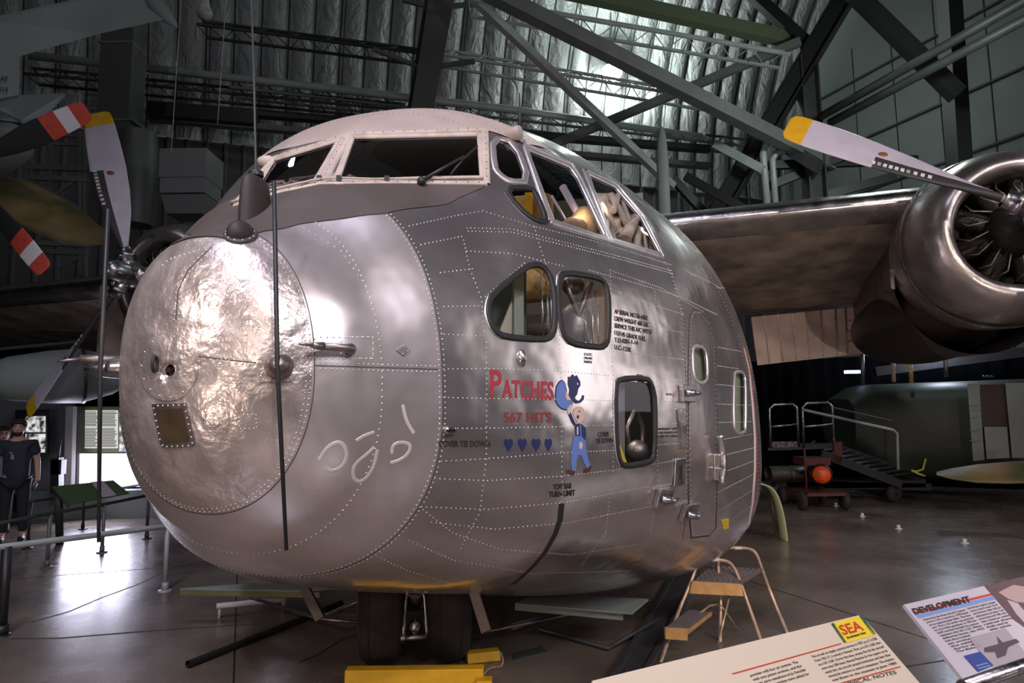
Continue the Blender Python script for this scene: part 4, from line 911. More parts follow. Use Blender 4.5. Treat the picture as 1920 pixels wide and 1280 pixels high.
mb = MB(); mb.tube([inpt(1190, 770, .2) + V3((0, 0, 0)), inpt(1176, 800, .2), inpt(1180, 850, .2), inpt(1205, 855, .2), inpt(1205, 800, .2), inpt(1195, 775, .2)], .012, 8, closed=True); mb.sphere(inpt(1195, 845, .15), .06, 12); mb.build('coiled_hose', 'dirtysteel', plane)
mb = MB(); mb.plate([inpt(1158, 825, .05), inpt(1176, 872, .05), inpt(1160, 872, .05)], .01); mb.build('yellow_placard', 'signyellow', plane)
mb = MB(); mb.plate([inpt(1148, 700, .1), inpt(1170, 700, .1), inpt(1170, 880, .1), inpt(1148, 880, .1)], .01); mb.build('grey_panel', mat('cabin_mauve_grey', (.22, .19, .20), .6), plane)
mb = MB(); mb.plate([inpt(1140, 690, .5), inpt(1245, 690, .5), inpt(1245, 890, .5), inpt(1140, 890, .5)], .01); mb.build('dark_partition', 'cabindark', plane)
for k, x0, x1 in (('door_small', 1296, 1332), ('side_aft', 1372, 1402)):
    mb = MB(); y0, y1 = bb[k][2], bb[k][3]; mb.plate([inpt(x0, y0 - 8, .1), inpt(x1, y0 - 8, .1), inpt(x1, y1 + 6, .1), inpt(x0, y1 + 6, .1)], .01); mb.build('window_curtain', mat('curtain_sage_' + k, (.30, .32, .24), .7), plane)
point('cabin_fill', AP(.2, 2.0, 3.2), 9, (1, .85, .7), .05); point('cabin_fill', AP(.9, 2.7, 2.9), 10, (1, .8, .66), .05)  # added fill points that brighten the cockpit interior
point('cabin_fill', AP(.55, 1.25, 1.95), 4, (1, .85, .65), .04); point('cabin_fill', AP(1.0, 1.9, 1.85), 2.5, (1, .8, .6), .04); point('cabin_fill', hit(1138, 372)[0] - hit(1138, 372)[1] * .06, 1.6, (1, .82, .68), .03); point('cabin_fill', AP(1.2, 1.75, 1.8), 3, (1, .9, .75), .03)  # more added fill, for the lower windows and the quilted lining
# ------------------------------------------------------------------ wing with flap
def wing(u0, u1, z0, z1, vle, nm_, lbl, m='under'):
    rows = []; n = 30
    for i in range(21):
        u = u0 + (u1 - u0) * i / 20; zc = z0 + (z1 - z0) * i / 20; row = []
        for k in range(n):
            t = 2 * pi * k / n; x = .5 * (1 - cos(t)); y = .30 * (1.5 * sqrt(max(x, 0)) - .62 * x - .62 * x * x - .24 * x ** 3) * (1 if t < pi else -.62)
            row.append(AP(u, vle + 3.9 * x, zc + y * 1.9 - .62 * x))
        rows.append(row)
    mb = MB(); mb.grid(rows, closed=True); o = mb.build(nm_, m, plane); o['label'] = lbl; return o
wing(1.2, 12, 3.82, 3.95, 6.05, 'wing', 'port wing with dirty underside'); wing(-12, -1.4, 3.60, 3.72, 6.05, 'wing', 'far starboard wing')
for u0, u1, z0, z1, nm in ((1.2, 12, 3.82, 3.95, 'polished leading edge of the port wing'), (-12, -1.4, 3.60, 3.72, 'polished leading edge of the far wing')):
    rows = []
    for i in range(31):
        u = u0 + (u1 - u0) * i / 30; zc = z0 + (z1 - z0) * i / 30; row = []
        for k in range(-5, 8):
            t = k * 2 * pi / 60; x = .5 * (1 - cos(t)); y = .30 * (1.5 * sqrt(x)) * (1 if t > 0 else -.62); row.append(AP(u, vle_ + 3.9 * x - .012, zc + y * 1.9 - .62 * x) if 0 else AP(u, 6.05 + 3.9 * x - .014 * cos(t), zc + (y * 1.9 - .62 * x) * 1.012 + (.004 if t > 0 else -.008)))
        rows.append(row)
    mb = MB(); mb.grid(rows); o = mb.build('leading_edge', 'alu', plane); o['label'] = nm
mb = MB(); fa = [PV(1408, 594, 9.55), PV(1614, 574, 9.55), PV(1616, 662, 9.75), PV(1420, 684, 9.75)]; mb.plate(fa, .06); o = mb.build('wing_flap', mat('flap_pinkish_paint', (.80, .60, .51), .5, 0, .1, 20, .2, 3), plane)
mb = MB(); L = lambda a, b_, t: a + (b_ - a) * t
for t in (.12, .25, .38, .51, .64, .77, .86): mb.beam(L(fa[0], fa[1], t) - AA * .04, L(fa[3], fa[2], t) - AA * .04, .022, .02, AA)
for t in (.28, .5, .72): mb.beam(L(L(fa[0], fa[1], .87), L(fa[3], fa[2], .87), t) - AA * .04, L(L(fa[0], fa[1], .99), L(fa[3], fa[2], .99), t) - AA * .04, .02, .02, AA)
mb.build('stiffener', 'dirtysteel', o)
# ------------------------------------------------------------------ engines and propellers
def blade(hub, phi, par, R=2.3, col='blade', tip='yellow', bands=None, boot=True, RD=None, TD=None, FD=None, wsc=1.0, name='propeller_blade', txt=True, tw0=66, tw1=22):
    RD0 = RD or AN; TD0 = TD or UP; fd = FD or -AA
    rd = RD0 * cos(phi) + TD0 * sin(phi); td = RD0 * -sin(phi) + TD0 * cos(phi)
    st = [(.12, .07, 1.0), (.3, .075, .9), (.42, .12, .5), (.6, .21, .28), (.85, .32, .17), (1.15, .39, .12), (1.5, .42, .085), (1.85, .40, .065), (2.08, .375, .055), (2.2, .35, .05), (2.27, .31, .04), (2.3, .2, .02)]
    st = [(r * R / 2.3, c * wsc * R / 2.3, t) for r, c, t in st]; n = 24; rows = []
    fine = []
    for (r0, c0, t0), (r1, c1, t1) in zip(st, st[1:]):
        k = max(1, int((r1 - r0) / .05))
        for i in range(k): s = i / k; fine.append((r0 + (r1 - r0) * s, c0 + (c1 - c0) * s, t0 + (t1 - t0) * s))
    fine.append(st[-1])
    def sec(r, c, t, grow=0.0):
        tw = radians(tw0 + (tw1 - tw0) * min(1, (r / R) ** .8)); cd_ = td * cos(tw) + fd * sin(tw); nd = fd * cos(tw) - td * sin(tw)
        return [hub + rd * r + cd_ * (c / 2 * cos(a) + grow * cos(a)) + nd * ((c * t / 2 + grow) * sin(a) * (1 if t > .8 else (1 + .25 * cos(a)))) for a in [2 * pi * k / n for k in range(n)]], cd_, nd
    tr = .915 * R if not bands else bands[0][0] * R
    body = [sec(*f)[0] for f in fine if f[0] <= tr] ; f_ = next(f for f in fine if f[0] > tr); body.append(sec(tr, f_[1], f_[2])[0])
    mb = MB(); mb.grid(body, closed=True); b_ = mb.build(name, col, par)
    segs = bands or [(.915, 1.0, tip)]
    for s0, s1, m in segs:
        fr = [(s0 * R, None, None)] + [f for f in fine if s0 * R < f[0] < s1 * R] + [(min(s1 * R, R), None, None)]; rr = []
        for r, c, t in fr:
            if c is None:
                q = min(fine, key=lambda g: abs(g[0] - r)); c, t = q[1], q[2]
            rr.append(sec(r, c, t)[0])
        mb = MB(); mb.grid(rr, closed=True); mb.add(rr[-1], [tuple(range(n))]); o = mb.build('blade_tip' if m != 'white' else 'tip_band', m, b_)
    if boot:
        rr = []
        for f in fine:
            if .3 * R / 2.3 < f[0] < 1.5 * R / 2.3:
                p, cd_, nd = sec(*f, .003); ks = [k % n for k in range(-5, 6)]; rr.append([p[k] for k in ks])
        mb = MB(); mb.grid(rr); mb.build('deicer_boot', 'boot', b_)
        mb = MB(); r = 1.0
        while r < 1.48 and txt:
            f = min(fine, key=lambda g: abs(g[0] - r)); p, cd_, nd = sec(*f, .006); q = p[3]
            mb.box(q, (.032, .042, .003), (rd, (p[3] - p[2]).normalized(), nd)); r += .042
        if txt:
            mb.build('white_lettering_strip', 'white', b_)
            f = min(fine, key=lambda g: abs(g[0] - 1.42)); p, cd_, nd = sec(*f, .004); q = hub + rd * f[0] + nd * (f[1] * f[2] / 2 + .003) + cd_ * -.02
            mb = MB(); mb.disc(q, nd, .045, 20, 0, .004, .03); mb.build('maker_decal', 'decal', b_)
    return b_
def engine(u, z, v, phis, lbl, cowl=True):
    hub = AP(u, v, z); fd = -AA
    pr = thing('propeller', lbl[0], 'propeller', hub); 
    for ph in phis: blade(hub, radians(ph), pr)
    mb = MB(); mb.lathe([(0, .36), (.05, .35), (.10, .31), (.125, .24), (.13, .12), (.12, .06), (.15, .04), (.17, -.05), (.15, -.12), (.10, -.2)], hub, fd, 28); h_ = mb.build('hub', 'steel', pr)
    mb = MB()
    for ph in phis:
        rd = AN * cos(radians(ph)) + UP * sin(radians(ph)); mb.lathe([(.10, .06), (.105, .2), (.12, .2), (.12, .25), (.085, .26), (.08, .34)], hub, rd, 20)
    mb.build('blade_clamp', 'steel', pr)
    # cowling (part of the aircraft)
    c0 = hub + AA * .42
    mb = MB(); mb.lathe([(.50, .4), (.53, .12), (.56, .03), (.61, 0), (.67, .02), (.75, .10), (.83, .30), (.87, .6), (.87, .95), (.84, 1.2)], c0, AA, 64); o = mb.build('engine_cowling', 'cowl', plane); o['label'] = lbl[1]
    q = MB(); q.lathe([(.885, .56), (.9, .585), (.885, .61)], c0, AA, 64); q.build('cowl_band', 'steel', o)
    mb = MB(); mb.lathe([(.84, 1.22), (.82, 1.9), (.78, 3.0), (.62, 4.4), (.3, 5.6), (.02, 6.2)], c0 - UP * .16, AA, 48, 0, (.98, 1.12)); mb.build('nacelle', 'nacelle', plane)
    mb = MB(); mb.lathe([(.78, 1.15), (.7, 1.15), (.0, 1.15)], c0, AA, 40); mb.build('firewall', 'black', plane)
    for k in range(6):
        pass
    e = MB(); e.lathe([(0, -.12), (.12, -.1), (.2, -.02), (.26, .12), (.28, .5)], c0, AA, 28)
    for k in range(9):
        a = 2 * pi * k / 9; rd = AN * cos(a) + UP * sin(a)
        e.lathe([(.07, .24), (.11, .27)] + [(.11 if i % 2 else .085, .28 + .018 * i) for i in range(12)] + [(.07, .51), (0, .53)], c0 + AA * .25, rd, 14)
        e.tube([c0 + rd * .26 + AA * .05, c0 + rd * .38 + AA * .06 + UP * .02, c0 + rd * .5 + AA * .14], .012, 6); 
    eo = e.build('radial_engine', 'engine', plane)
    q = MB()
    for k in range(18):
        a = 2 * pi * k / 18 + .1; rd = AN * cos(a) + UP * sin(a); t2 = AN * -sin(a) + UP * cos(a); q.tube([c0 + rd * .28 + AA * .02, c0 + rd * .42 + t2 * .05 + AA * .08, c0 + rd * .49 + AA * .16], .009, 6)
    q.build('ignition_lead', 'dirtysteel', eo)
    return c0
engine(4.66, 3.28, 4.85, (152.5, 272, 32), ('three-bladed propeller with yellow tips on the near right engine', 'polished cowling of the near right engine'))
cL = engine(-5.12, 3.40, 4.72, (107, 228, 348), ('three-bladed propeller with yellow tips on the far left engine', 'cowling of the far left engine, half hidden by the nose'))
c0 = AP(4.66, 5.3, 3.28)
mb = MB(); mb.box(c0 + AA * 1.15 - AN * .86 - UP * .25, (.04, .3, .22), ((AN + UP * -.3).normalized(), AA, UP)); mb.build('cowl_flap', 'dirtysteel', plane)
mb = MB(); rows = []
for i in range(14):
    v = i / 13; r = .78 * sin(pi * min(1, .01 + v * .9)) ** .6; rows.append([AP(4.66 - .2, 5.9 + 3.4 * v, 2.72 - .1 * v) + AN * (r * cos(a)) + UP * (r * .62 * sin(a)) for a in [2 * pi * k / 28 for k in range(28)]])
mb.grid(rows, closed=True); mb.build('gear_fairing', mat('fairing_black', (.03, .022, .02), .45, .3), plane)
# ------------------------------------------------------------------ nose gear
GP = PF(778, 1262); gx, gy = GP.x, GP.y; GD = V3((-gx * -1, 0, 0)); fdir = V3((gx, gy, 0)).normalized(); sd = V3((fdir.y, -fdir.x, 0))
gc = V3((gx, gy, 0)) + fdir * .22
for i, s in enumerate((-1, 1)):
    wc = gc + sd * (s * .215) + UP * .365; w_ = MB(); w_.lathe([(.16, -.135), (.24, -.14), (.31, -.13), (.35, -.09), (.365, -.045), (.367, 0), (.365, .045), (.35, .09), (.31, .13), (.24, .14), (.16, .135)], wc, sd, 44)
    for g_ in (-.07, -.025, .025, .07): w_.lathe([(.3665, g_ - .004), (.3685, g_), (.3665, g_ + .004)], wc, sd, 44)
    o = w_.build('nose_wheel', 'tyre', plane); o['label'] = ('left nose wheel tyre', 'right nose wheel tyre')[i]
    w2_ = MB(); w2_.lathe([(0, -.1), (.1, -.1), (.16, -.12), (.16, .12), (.1, .1), (0, .1)], wc, sd, 24); w2_.build('rim', 'dirtysteel', o)
mb = MB(); a = gc + UP * .40 - fdir * .22; mb.tube([gc + UP * 1.2 - fdir * .18, a + UP * .08], .042, 16); mb.tube([a + UP * .30, a + UP * .12], .055, 16); mb.tube([gc + UP * 1.2 - fdir * .1 - sd * .09, a + UP * .25 - sd * .075], .008, 6); mb.tube([gc + UP * 1.2 - fdir * .1 + sd * .09, a + UP * .25 + sd * .075], .008, 6)
mb.tube([gc + UP * .365 - sd * .3, gc + UP * .365 + sd * .3], .05, 14); mb.tube([a + UP * .1, gc + UP * .365], .05, 10); strut_ = mb.build('gear_strut', 'dirtysteel', plane)
mb = MB(); y0 = a + UP * .12; y1 = a - UP * .17 - fdir * .05
for s in (-1, 1): mb.tube([y0 + sd * s * .03, y0 + sd * s * .058 - UP * .06, y1 + sd * s * .072 + UP * .04, y1 + sd * s * .072], .014, 10)
mb.tube([y1 - sd * .105, y1 + sd * .105], .016, 12); mb.lathe([(.027, -.012), (.027, .012)], y1 - sd * .075, sd, 14); mb.sphere(y1 + UP * .055 + fdir * .03, .046, 14); mb.build('torque_link', 'steel', strut_)
# gear doors: braced panels hanging on both sides
def slab(name, P, zs, th, m, lbl):
    mb = MB(); mb.plate([PF(x, y, z) for (x, y), z in zip(P, zs)], th); o = mb.build(name, m, plane); o['label'] = lbl; return o
slab('gear_door', [(966, 1132), (1185, 1150), (1216, 1124), (1010, 1113)], (.30, .30, .31, .31), .012, 'greyac', 'open gear door right of the nose wheels')
mb = MB(); mb.plate([PF(966, 1132, .295), PF(1168, 1146, .295), PF(1168, 1146, .295) - UP * .055, PF(966, 1132, .295) - UP * .04], .01); mb.build('gear_door_rim', 'greengrey', plane)
slab('gear_door', [(338, 1104), (560, 1108), (640, 1102), (480, 1094)], (.29, .29, .3, .3), .012, 'greyac', 'open gear door left of the nose wheels')
mb = MB(); mb.plate([PF(338, 1105, .285), PF(600, 1110, .285), PF(600, 1110, .285) - UP * .04, PF(338, 1105, .285) - UP * .04], .01); mb.build('gear_door_rim', 'olive', plane)
for a, b_ in ((P3(568, 1096, 4.1), P3(601, 1160, 4.05)), (P3(888, 1106, 3.9), P3(912, 1184, 3.8))): mb = MB(); mb.beam(a, b_, .055, .03, (0, 1, 0)); mb.build('door_arm', 'nacelle', plane)
for P in ([PF(470, 1120, .22), PF(598, 1160, .16), PF(690, 1168, .14)], [PF(596, 1160, .16), PF(725, 1104, .36)], [PF(912, 1184, .12), PF(975, 1171, .13), PF(1100, 1145, .2)]): mb = MB(); mb.tube(P, .012, 8); mb.build('door_link', 'dirtysteel', plane)
# ------------------------------------------------------------------ visitor signs in the foreground
def mkplane(a, b_, c):
    n_ = (b_ - a).cross(c - a).normalized()
    if n_.dot(CAMP - a) < 0: n_ = -n_
    def h_(px, py, off=0.0):
        r = ray(px, py); t = (a + n_ * off - CAMP).dot(n_) / r.dot(n_); return CAMP + r * t
    return h_, n_
def ptext(par, H_, body, x0, y0, x1, y1, h, m, name='printed_text', bold=.0, up=(0, -1), off=.002):
    vs, fs = text_mesh(body, 1, bold); w_ = max(v.x for v in vs); mn = min(v.x for v in vs); mb = MB()
    mb.add([H_(x0 + (x1 - x0) * (v.x - mn) / (w_ - mn) + up[0] * v.y * h / .7, y0 + (y1 - y0) * (v.x - mn) / (w_ - mn) + up[1] * v.y * h / .7, off) for v in vs], fs); return mb.build(name, m, par)
def ppoly(par, H_, P, m, name, off=.0015, label=None):
    mb = MB(); mb.add([H_(x, y, off) for x, y in P], [tuple(range(len(P)))]); o = mb.build(name, m, par)
    if label: o['label'] = label
    return o
TL, TR, RB = PF(1110, 1276, .9), PF(1614, 1152, .9), PF(1727, 1283, .745)
H1_, n1_ = mkplane(TL, TR, RB); E_ = (RB - TR)
sg = thing('reading_sign', 'cream information panel with yellow and green SEA emblem', 'sign', V3((1.0, 1.7, 0)))
c4 = [TL, TR - (TR - TL) * .012, TR + E_ * .06, TR + E_ * 2.6, TL + E_ * 2.6]
mb = MB(); mb.plate([p - n1_ * .006 for p in c4], .012); mb.build('sign_panel', 'cardcream', sg)
mb = MB(); q = (TL + TR) / 2 + E_ * 1.3 - n1_ * .02; mb.tube([q, V3((q.x, q.y, 0))], .03, 12); mb.tube([TL + E_ * 1.3 - n1_ * .03, TR + E_ * 1.3 - n1_ * .03], .02, 10); mb.disc(V3((q.x, q.y, 0)), UP, .15, 24, 0, .02); mb.build('stand', 'black', sg)
ppoly(sg, H1_, [(1560, 1168), (1613, 1154), (1641, 1190), (1586, 1205)], 'signyellow', 'emblem')
ppoly(sg, H1_, [(1558, 1169), (1563, 1167), (1588, 1203), (1583, 1205)], 'signgreen', 'emblem_bar'); ppoly(sg, H1_, [(1611, 1155), (1616, 1153), (1642, 1188), (1636, 1190)], 'signgreen', 'emblem_bar')
ptext(sg, H1_, 'SEA', 1581, 1190, 1621, 1180, 17, 'signred', 'emblem_text', .03, (-.62, -1)); ptext(sg, H1_, 'Southeast Asia', 1589, 1197, 1624, 1187, 4, 'ink', 'emblem_text', .03, (-.6, -1), .003)
ppoly(sg, H1_, [(1372, 1262), (1577, 1205), (1578, 1207), (1374, 1264)], 'signred', 'red_rule'); ppoly(sg, H1_, [(1560, 1284), (1688, 1248), (1689, 1250), (1562, 1286)], 'signred', 'red_rule')
LT = ['The aircraft on display entered service in 1957 as a C-123B.', 'From 1961-71, it served in Vietnam. First, as a UC-123B, then', 'as a UC-123K. During this time, enemy fire hit the aircraft', 'more than 500 times. Named Patches for the repairs to its', 'metal skin, the aircraft sprayed herbicides and later flew', 'insecticide missions to control mosquitoes. The airplane', 'was flown to the museum in June 1980.']
for i, t in enumerate(LT):
    ptext(sg, H1_, t, 1523 + i * 6.4, 1233 + i * 7.3, 1646 + i * 6.2, 1198 + i * 7.6, 4.2, 'textink', 'printed_text', .018, (-.6, -1))
for i, t in enumerate(['provider with four jet engines. The', 'with two piston engines, and the', 'larger cargo manufactured by Fairchild', 'two turbojet engines were added for']):
    ptext(sg, H1_, t, 1408 + i * 5, 1268 + i * 8, 1497 + i * 7, 1242 + i * 7.4, 4.4, 'textink', 'printed_text', .018, (-.6, -1))
ptext(sg, H1_, 'TECHNICAL NOTES', 1560, 1292, 1682, 1262, 6.5, 'textink', 'printed_text', .01, (-.6, -1))
ptext(sg, H1_, 'Maximum speed: 240 mph', 1600, 1290, 1697, 1266, 4.2, 'textink', 'printed_text', .02, (-.6, -1)) if 0 else None
TL, TR, LB = PF(1695, 1133, .9), PF(1846, 1098, .9), PF(1811, 1279, .715)
TR = TL + (TR - TL) * 2.6
H2_, n2_ = mkplane(TL, TL + (TR - TL), LB); E_ = (LB - TL)
sg = thing('reading_sign', 'pale lilac information panel headed DEVELOPMENT at the right edge', 'sign', V3((2.1, 2.3, 0)))
mb = MB(); mb.plate([p - n2_ * .006 for p in (TL, TR, TR + E_ * .99, TL + E_ * .99)], .012); mb.build('sign_panel', 'cardpink', sg)
mb = MB(); mb.tube([TL + E_ * 1.02 - n2_ * .01 + (TL - TR) * .01, TR + E_ * 1.02], .022, 14); q = (TL + TR) / 2 + E_ * .5 - n2_ * .03; mb.tube([q, V3((q.x, q.y, 0))], .03, 12); mb.disc(V3((q.x, q.y, 0)), UP, .15, 24, 0, .02); mb.build('stand', 'steel', sg)
ppoly(sg, H2_, [(1711, 1147), (1862, 1111), (1865, 1114), (1717, 1151)], 'signred', 'red_rule'); ppoly(sg, H2_, [(1717, 1152), (1868, 1115), (1873, 1121), (1722, 1159)], 'signltblue', 'blue_rule')
ptext(sg, H2_, 'DEVELOPMENT', 1716, 1151, 1822, 1127, 10, 'ink', 'heading_text', .035, (-.7, -1), .003)
for i in range(13):
    w_ = 78 if i < 8 else 46; sx = 1733 + i * 5.1; sy = 1163 + i * 5.0
    ptext(sg, H2_, ['Designed by the Chase Aircraft Company', 'as the C-123, it was first a 1950 based', 'on an experimental glider. The first', 'turn. The C-123 earlier was designed', 'for short field operations. In 1953 the', 'USAF awarded Fairchild the contract', 'replacing the XC-123. When', 'deliveries began, the 1955', 'built three hundred', 'jet engines', 'the added', 'during the', 'The flight of'][i], sx, sy, sx + w_, sy - w_ * .245, 3.3, 'textink', 'printed_text', .02, (-.7, -1))
for i in range(9):
    sx = 1815 + i * 5.2 - (0); sy = 1142 + i * 5.0; w_ = 52 if i < 7 else 40
    ptext(sg, H2_, ['Fairchild later installed a turbojet', 'engine to the B model. The K', 'was first flown in May 1966 and', 'added payload and safety. Total', 'service lasted until 1986 when', 'the reserve units', 'retired them', 'finally used by', 'other nations'][i], sx, sy, sx + w_, sy - w_ * .245, 3.3, 'textink', 'printed_text', .02, (-.7, -1))
ppoly(sg, H2_, [(1817, 1195), (1885, 1177), (1925, 1226), (1925, 1236), (1860, 1250), (1857, 1247)], mat('photo_grey', (.42, .36, .38), .4), 'printed_photo', .002)
ppoly(sg, H2_, [(1845, 1214), (1868, 1208), (1872, 1206), (1869, 1192), (1880, 1204), (1905, 1197), (1912, 1203), (1890, 1213), (1886, 1228), (1870, 1234), (1866, 1222), (1846, 1222)], mat('photo_dark', (.10, .07, .08), .5), 'printed_photo', .003, 'dark aircraft shape in the small printed photo')
ppoly(sg, H2_, [(1807, 1229), (1838, 1221), (1863, 1247), (1834, 1259)], 'signblue', 'blue_square', .003)
for k in (0, 1): ppoly(sg, H2_, [(1829 + k * 4, 1247 + k * 5), (1852 + k * 4, 1241 + k * 5), (1853 + k * 4, 1243 + k * 5), (1831 + k * 4, 1249 + k * 5)], 'signltblue', 'blue_rule', .004)
ppoly(sg, H2_, [(1846, 1098), (1925, 1079), (1925, 1178), (1900, 1160)], mat('photo_mauve', (.14, .08, .09), .45), 'printed_photo', .002, 'dark mauve photo of hands at the edge of the panel')
ppoly(sg, H2_, [(1872, 1110), (1900, 1096), (1925, 1100), (1925, 1130), (1905, 1128), (1890, 1122)], mat('photo_skin', (.50, .34, .33), .45), 'printed_photo', .003)
ppoly(sg, H2_, [(1888, 1124), (1908, 1130), (1925, 1150), (1925, 1172), (1905, 1150)], mat('photo_lilac', (.55, .46, .50), .45), 'printed_photo', .003)
# ------------------------------------------------------------------ step stool
D_ = V3((.94, 4.49, 0)); st = thing('step_stool', 'small two-step folding ladder with wooden step edges and tube hoops', 'ladder', PF(1340, 1215))
def arcpts(P): return [P3(*p) for p in smooth_open(P)]
def smooth_open(P, it=2):
    for _ in range(it):
        Q = [P[0]]
        for a, b_ in zip(P, P[1:]): Q += [tuple(x * .75 + y * .25 for x, y in zip(a, b_)), tuple(x * .25 + y * .75 for x, y in zip(a, b_))]
        P = Q + [P[-1]]
    return P
f1 = PF(1238, 1243).y; f2 = PF(1432, 1215).y; f3 = PF(1478, 1190).y; f4 = PF(1350, 1205).y
mb = MB(); mb.tube(arcpts([(1238, 1243, f1), (1270, 1150, 4.75), (1296, 1090, 4.86), (1306, 1060, 4.9), (1322, 1050, 4.92), (1355, 1049, 4.98), (1372, 1056, 5.0), (1384, 1080, 5.0), (1402, 1130, 4.97), (1432, 1215, f2)]), .0125, 10); mb.build('front_hoop', 'tubemetal', st)
mb = MB(); mb.tube(arcpts([(1350, 1225, f4), (1352, 1120, 5.0), (1346, 1060, 5.05), (1346, 1036, 5.08), (1358, 1026, 5.1), (1404, 1027, 5.2), (1418, 1036, 5.2), (1430, 1070, 5.2), (1448, 1120, 5.22), (1478, 1190, f3)]), .0125, 10); mb.build('rear_hoop', 'tubemetal', st)
mb = MB(); mb.plate([P3(1299, 1092, 4.84), P3(1388, 1096, 4.95), P3(1432, 1068, 5.2), P3(1330, 1062, 5.15)], .02); [mb.sphere(P3(1299, 1092, 4.84).lerp(P3(1388, 1096, 4.95), (i + .5) / 9).lerp(P3(1330, 1062, 5.15).lerp(P3(1432, 1068, 5.2), (i + .5) / 9), (j + .5) / 5) + UP * .012, .012, 6) for i in range(9) for j in range(5)]; tr_ = mb.build('top_tread', 'greytread', st)
mb = MB(); mb.plate([P3(1297, 1089, 4.82), P3(1388, 1094, 4.94), P3(1393, 1117, 4.93), P3(1292, 1112, 4.81)], .015); mb.build('wooden_edge', 'wood', tr_)
mb = MB(); mb.plate([P3(1249, 1177, 4.5), P3(1292, 1179, 4.58), P3(1332, 1149, 4.95), P3(1292, 1145, 4.9)], .02); lo_ = mb.build('lower_tread', 'greytread', st)
mb = MB(); mb.plate([P3(1246, 1175, 4.49), P3(1289, 1178, 4.56), P3(1288, 1200, 4.56), P3(1247, 1197, 4.49)], .015); mb.plate([P3(1289, 1178, 4.57), P3(1334, 1146, 4.96), P3(1333, 1153, 4.96), P3(1289, 1188, 4.57)], .015); mb.build('wooden_edge', 'wood', lo_)
mb = MB(); mb.tube([P3(1368, 1115, 4.97), P3(1343, 1222, 4.8)], .008, 8); mb.tube([P3(1352, 1135, 4.9), P3(1388, 1185, 5.1)], .005, 6); mb.tube([P3(1262, 1190, 4.6), P3(1330, 1135, 5.0), P3(1352, 1132, 5.05)], .008, 8); mb.build('brace', 'tubemetal', st)
mb = MB(); a = P3(1340, 1049, 4.94); mb.tube([P3(1333, 1049, 4.93), P3(1348, 1049, 4.96)], .0135, 10); mb.tube([P3(1376, 1026.6, 5.14), P3(1390, 1027, 5.17)], .0135, 10); mb.build('white_tape', 'white', st)
# ------------------------------------------------------------------ floor clutter under the nose
def chock(name, lbl, P, z0, h, w_):
    a, b_ = PF(*P[0], z0 + h), PF(*P[1], z0 + h); d = (b_ - a).normalized(); s = V3((-d.y, d.x, 0)); c = (a + b_) / 2 + s * w_ / 2
    mb = MB(); L = (b_ - a).length
    mb.add([(c + d * (x * L / 2) + s * (y * w_ / 2) + UP * (zz - h / 2 - 0 + (0 if zz > 0 else 0))) if 0 else c + d * (x * L / 2) + s * (y * w_ / 2 * (1 if zz else 1.35)) + UP * (0 if zz else -h + .001) for zz in (1, 0) for x, y in ((-1, -1), (1, -1), (1, 1), (-1, 1))], [(0, 1, 2, 3), (4, 7, 6, 5), (0, 4, 5, 1), (1, 5, 6, 2), (2, 6, 7, 3), (3, 7, 4, 0)])
    return tag(mb.build(name, 'yellow', None, .006), lbl, 'chock')
chock('wheel_chock', 'long worn yellow wheel chock in front of the nose wheels', [(646, 1257), (906, 1254)], 0, .13, .08)
mb = MB(); a = PF(908, 1268, .1); mb.box(a + V3((0, .0, -.055)), (.09, .08, .09)); tag(mb.build('chock_end_block', 'yellow', None, .005), 'short yellow block at the right end of the front chock', 'chock')
chock('wheel_chock', 'second yellow chock half hidden behind the right nose wheel', [(876, 1226), (938, 1220)], 0, .06, .08)
mb = MB(); rp = [PF(938, 1222, .10), PF(944, 1238, .06), PF(940, 1250, .03), PF(925, 1250, .02), PF(912, 1256, .05), PF(905, 1268, .03)]; rp = [V3(p) for p in smooth_open([tuple(p) for p in rp])]; mb.tube(rp, .007, 6); tag(mb.build('chock_rope', mat('rope_tan', (.35, .24, .16), .8)), 'frayed tan rope looped between the two yellow chocks', 'rope')
mb = MB(); mb.tube([PF(352, 1245, .025), PF(568, 1160, .025), PF(640, 1130, .03)], .024, 16, cap=False); mb.tube([PF(354, 1244, .025), PF(568, 1160, .025)], .020, 16, cap=False); mb.tube([PF(366, 1240, .025), PF(367, 1239.5, .025)], .022, 16); tag(mb.build('tow_pipe', 'rubber'), 'black open-ended pipe lying on the floor left of the nose wheels', 'pipe')
mb = MB(); mb.tube([PF(406, 1136, .10), PF(536, 1123, .10)], .022, 12); mb.tube([PF(532, 1124, .10), PF(532, 1140, .0)], .014, 10); mb.tube([PF(412, 1135, .1), V3(tuple(PF(412, 1135, .1))[:2] + (0,))], .012, 8); tag(mb.build('white_tube_stand', 'white'), 'short white tube lying under the left gear door', 'tube')
mb = MB(); mb.beam(PF(1166, 1292, .02), PF(1290, 1075, .02), .16, .03); mb.beam(PF(1140, 1292, .03), PF(1262, 1085, .03), .03, .06); mb.beam(PF(1196, 1292, .03), PF(1306, 1085, .03), .03, .06)
tag(mb.build('floor_track', 'darkgrey'), 'long dark steel track running under the fuselage beside the step stool', 'track')
mb = MB(); mb.tube([PF(1174, 1262, .06), PF(1160, 1290, .06)], .022, 14, cap=False); tag(mb.build('pipe_stub', 'steel'), 'short bright pipe end on the floor above the cream sign', 'pipe')
mb = MB(); mb.plate([PF(960, 1190, .12), PF(1020, 1178, .12), PF(1140, 1178, .12), PF(1080, 1200, .12)], .02)
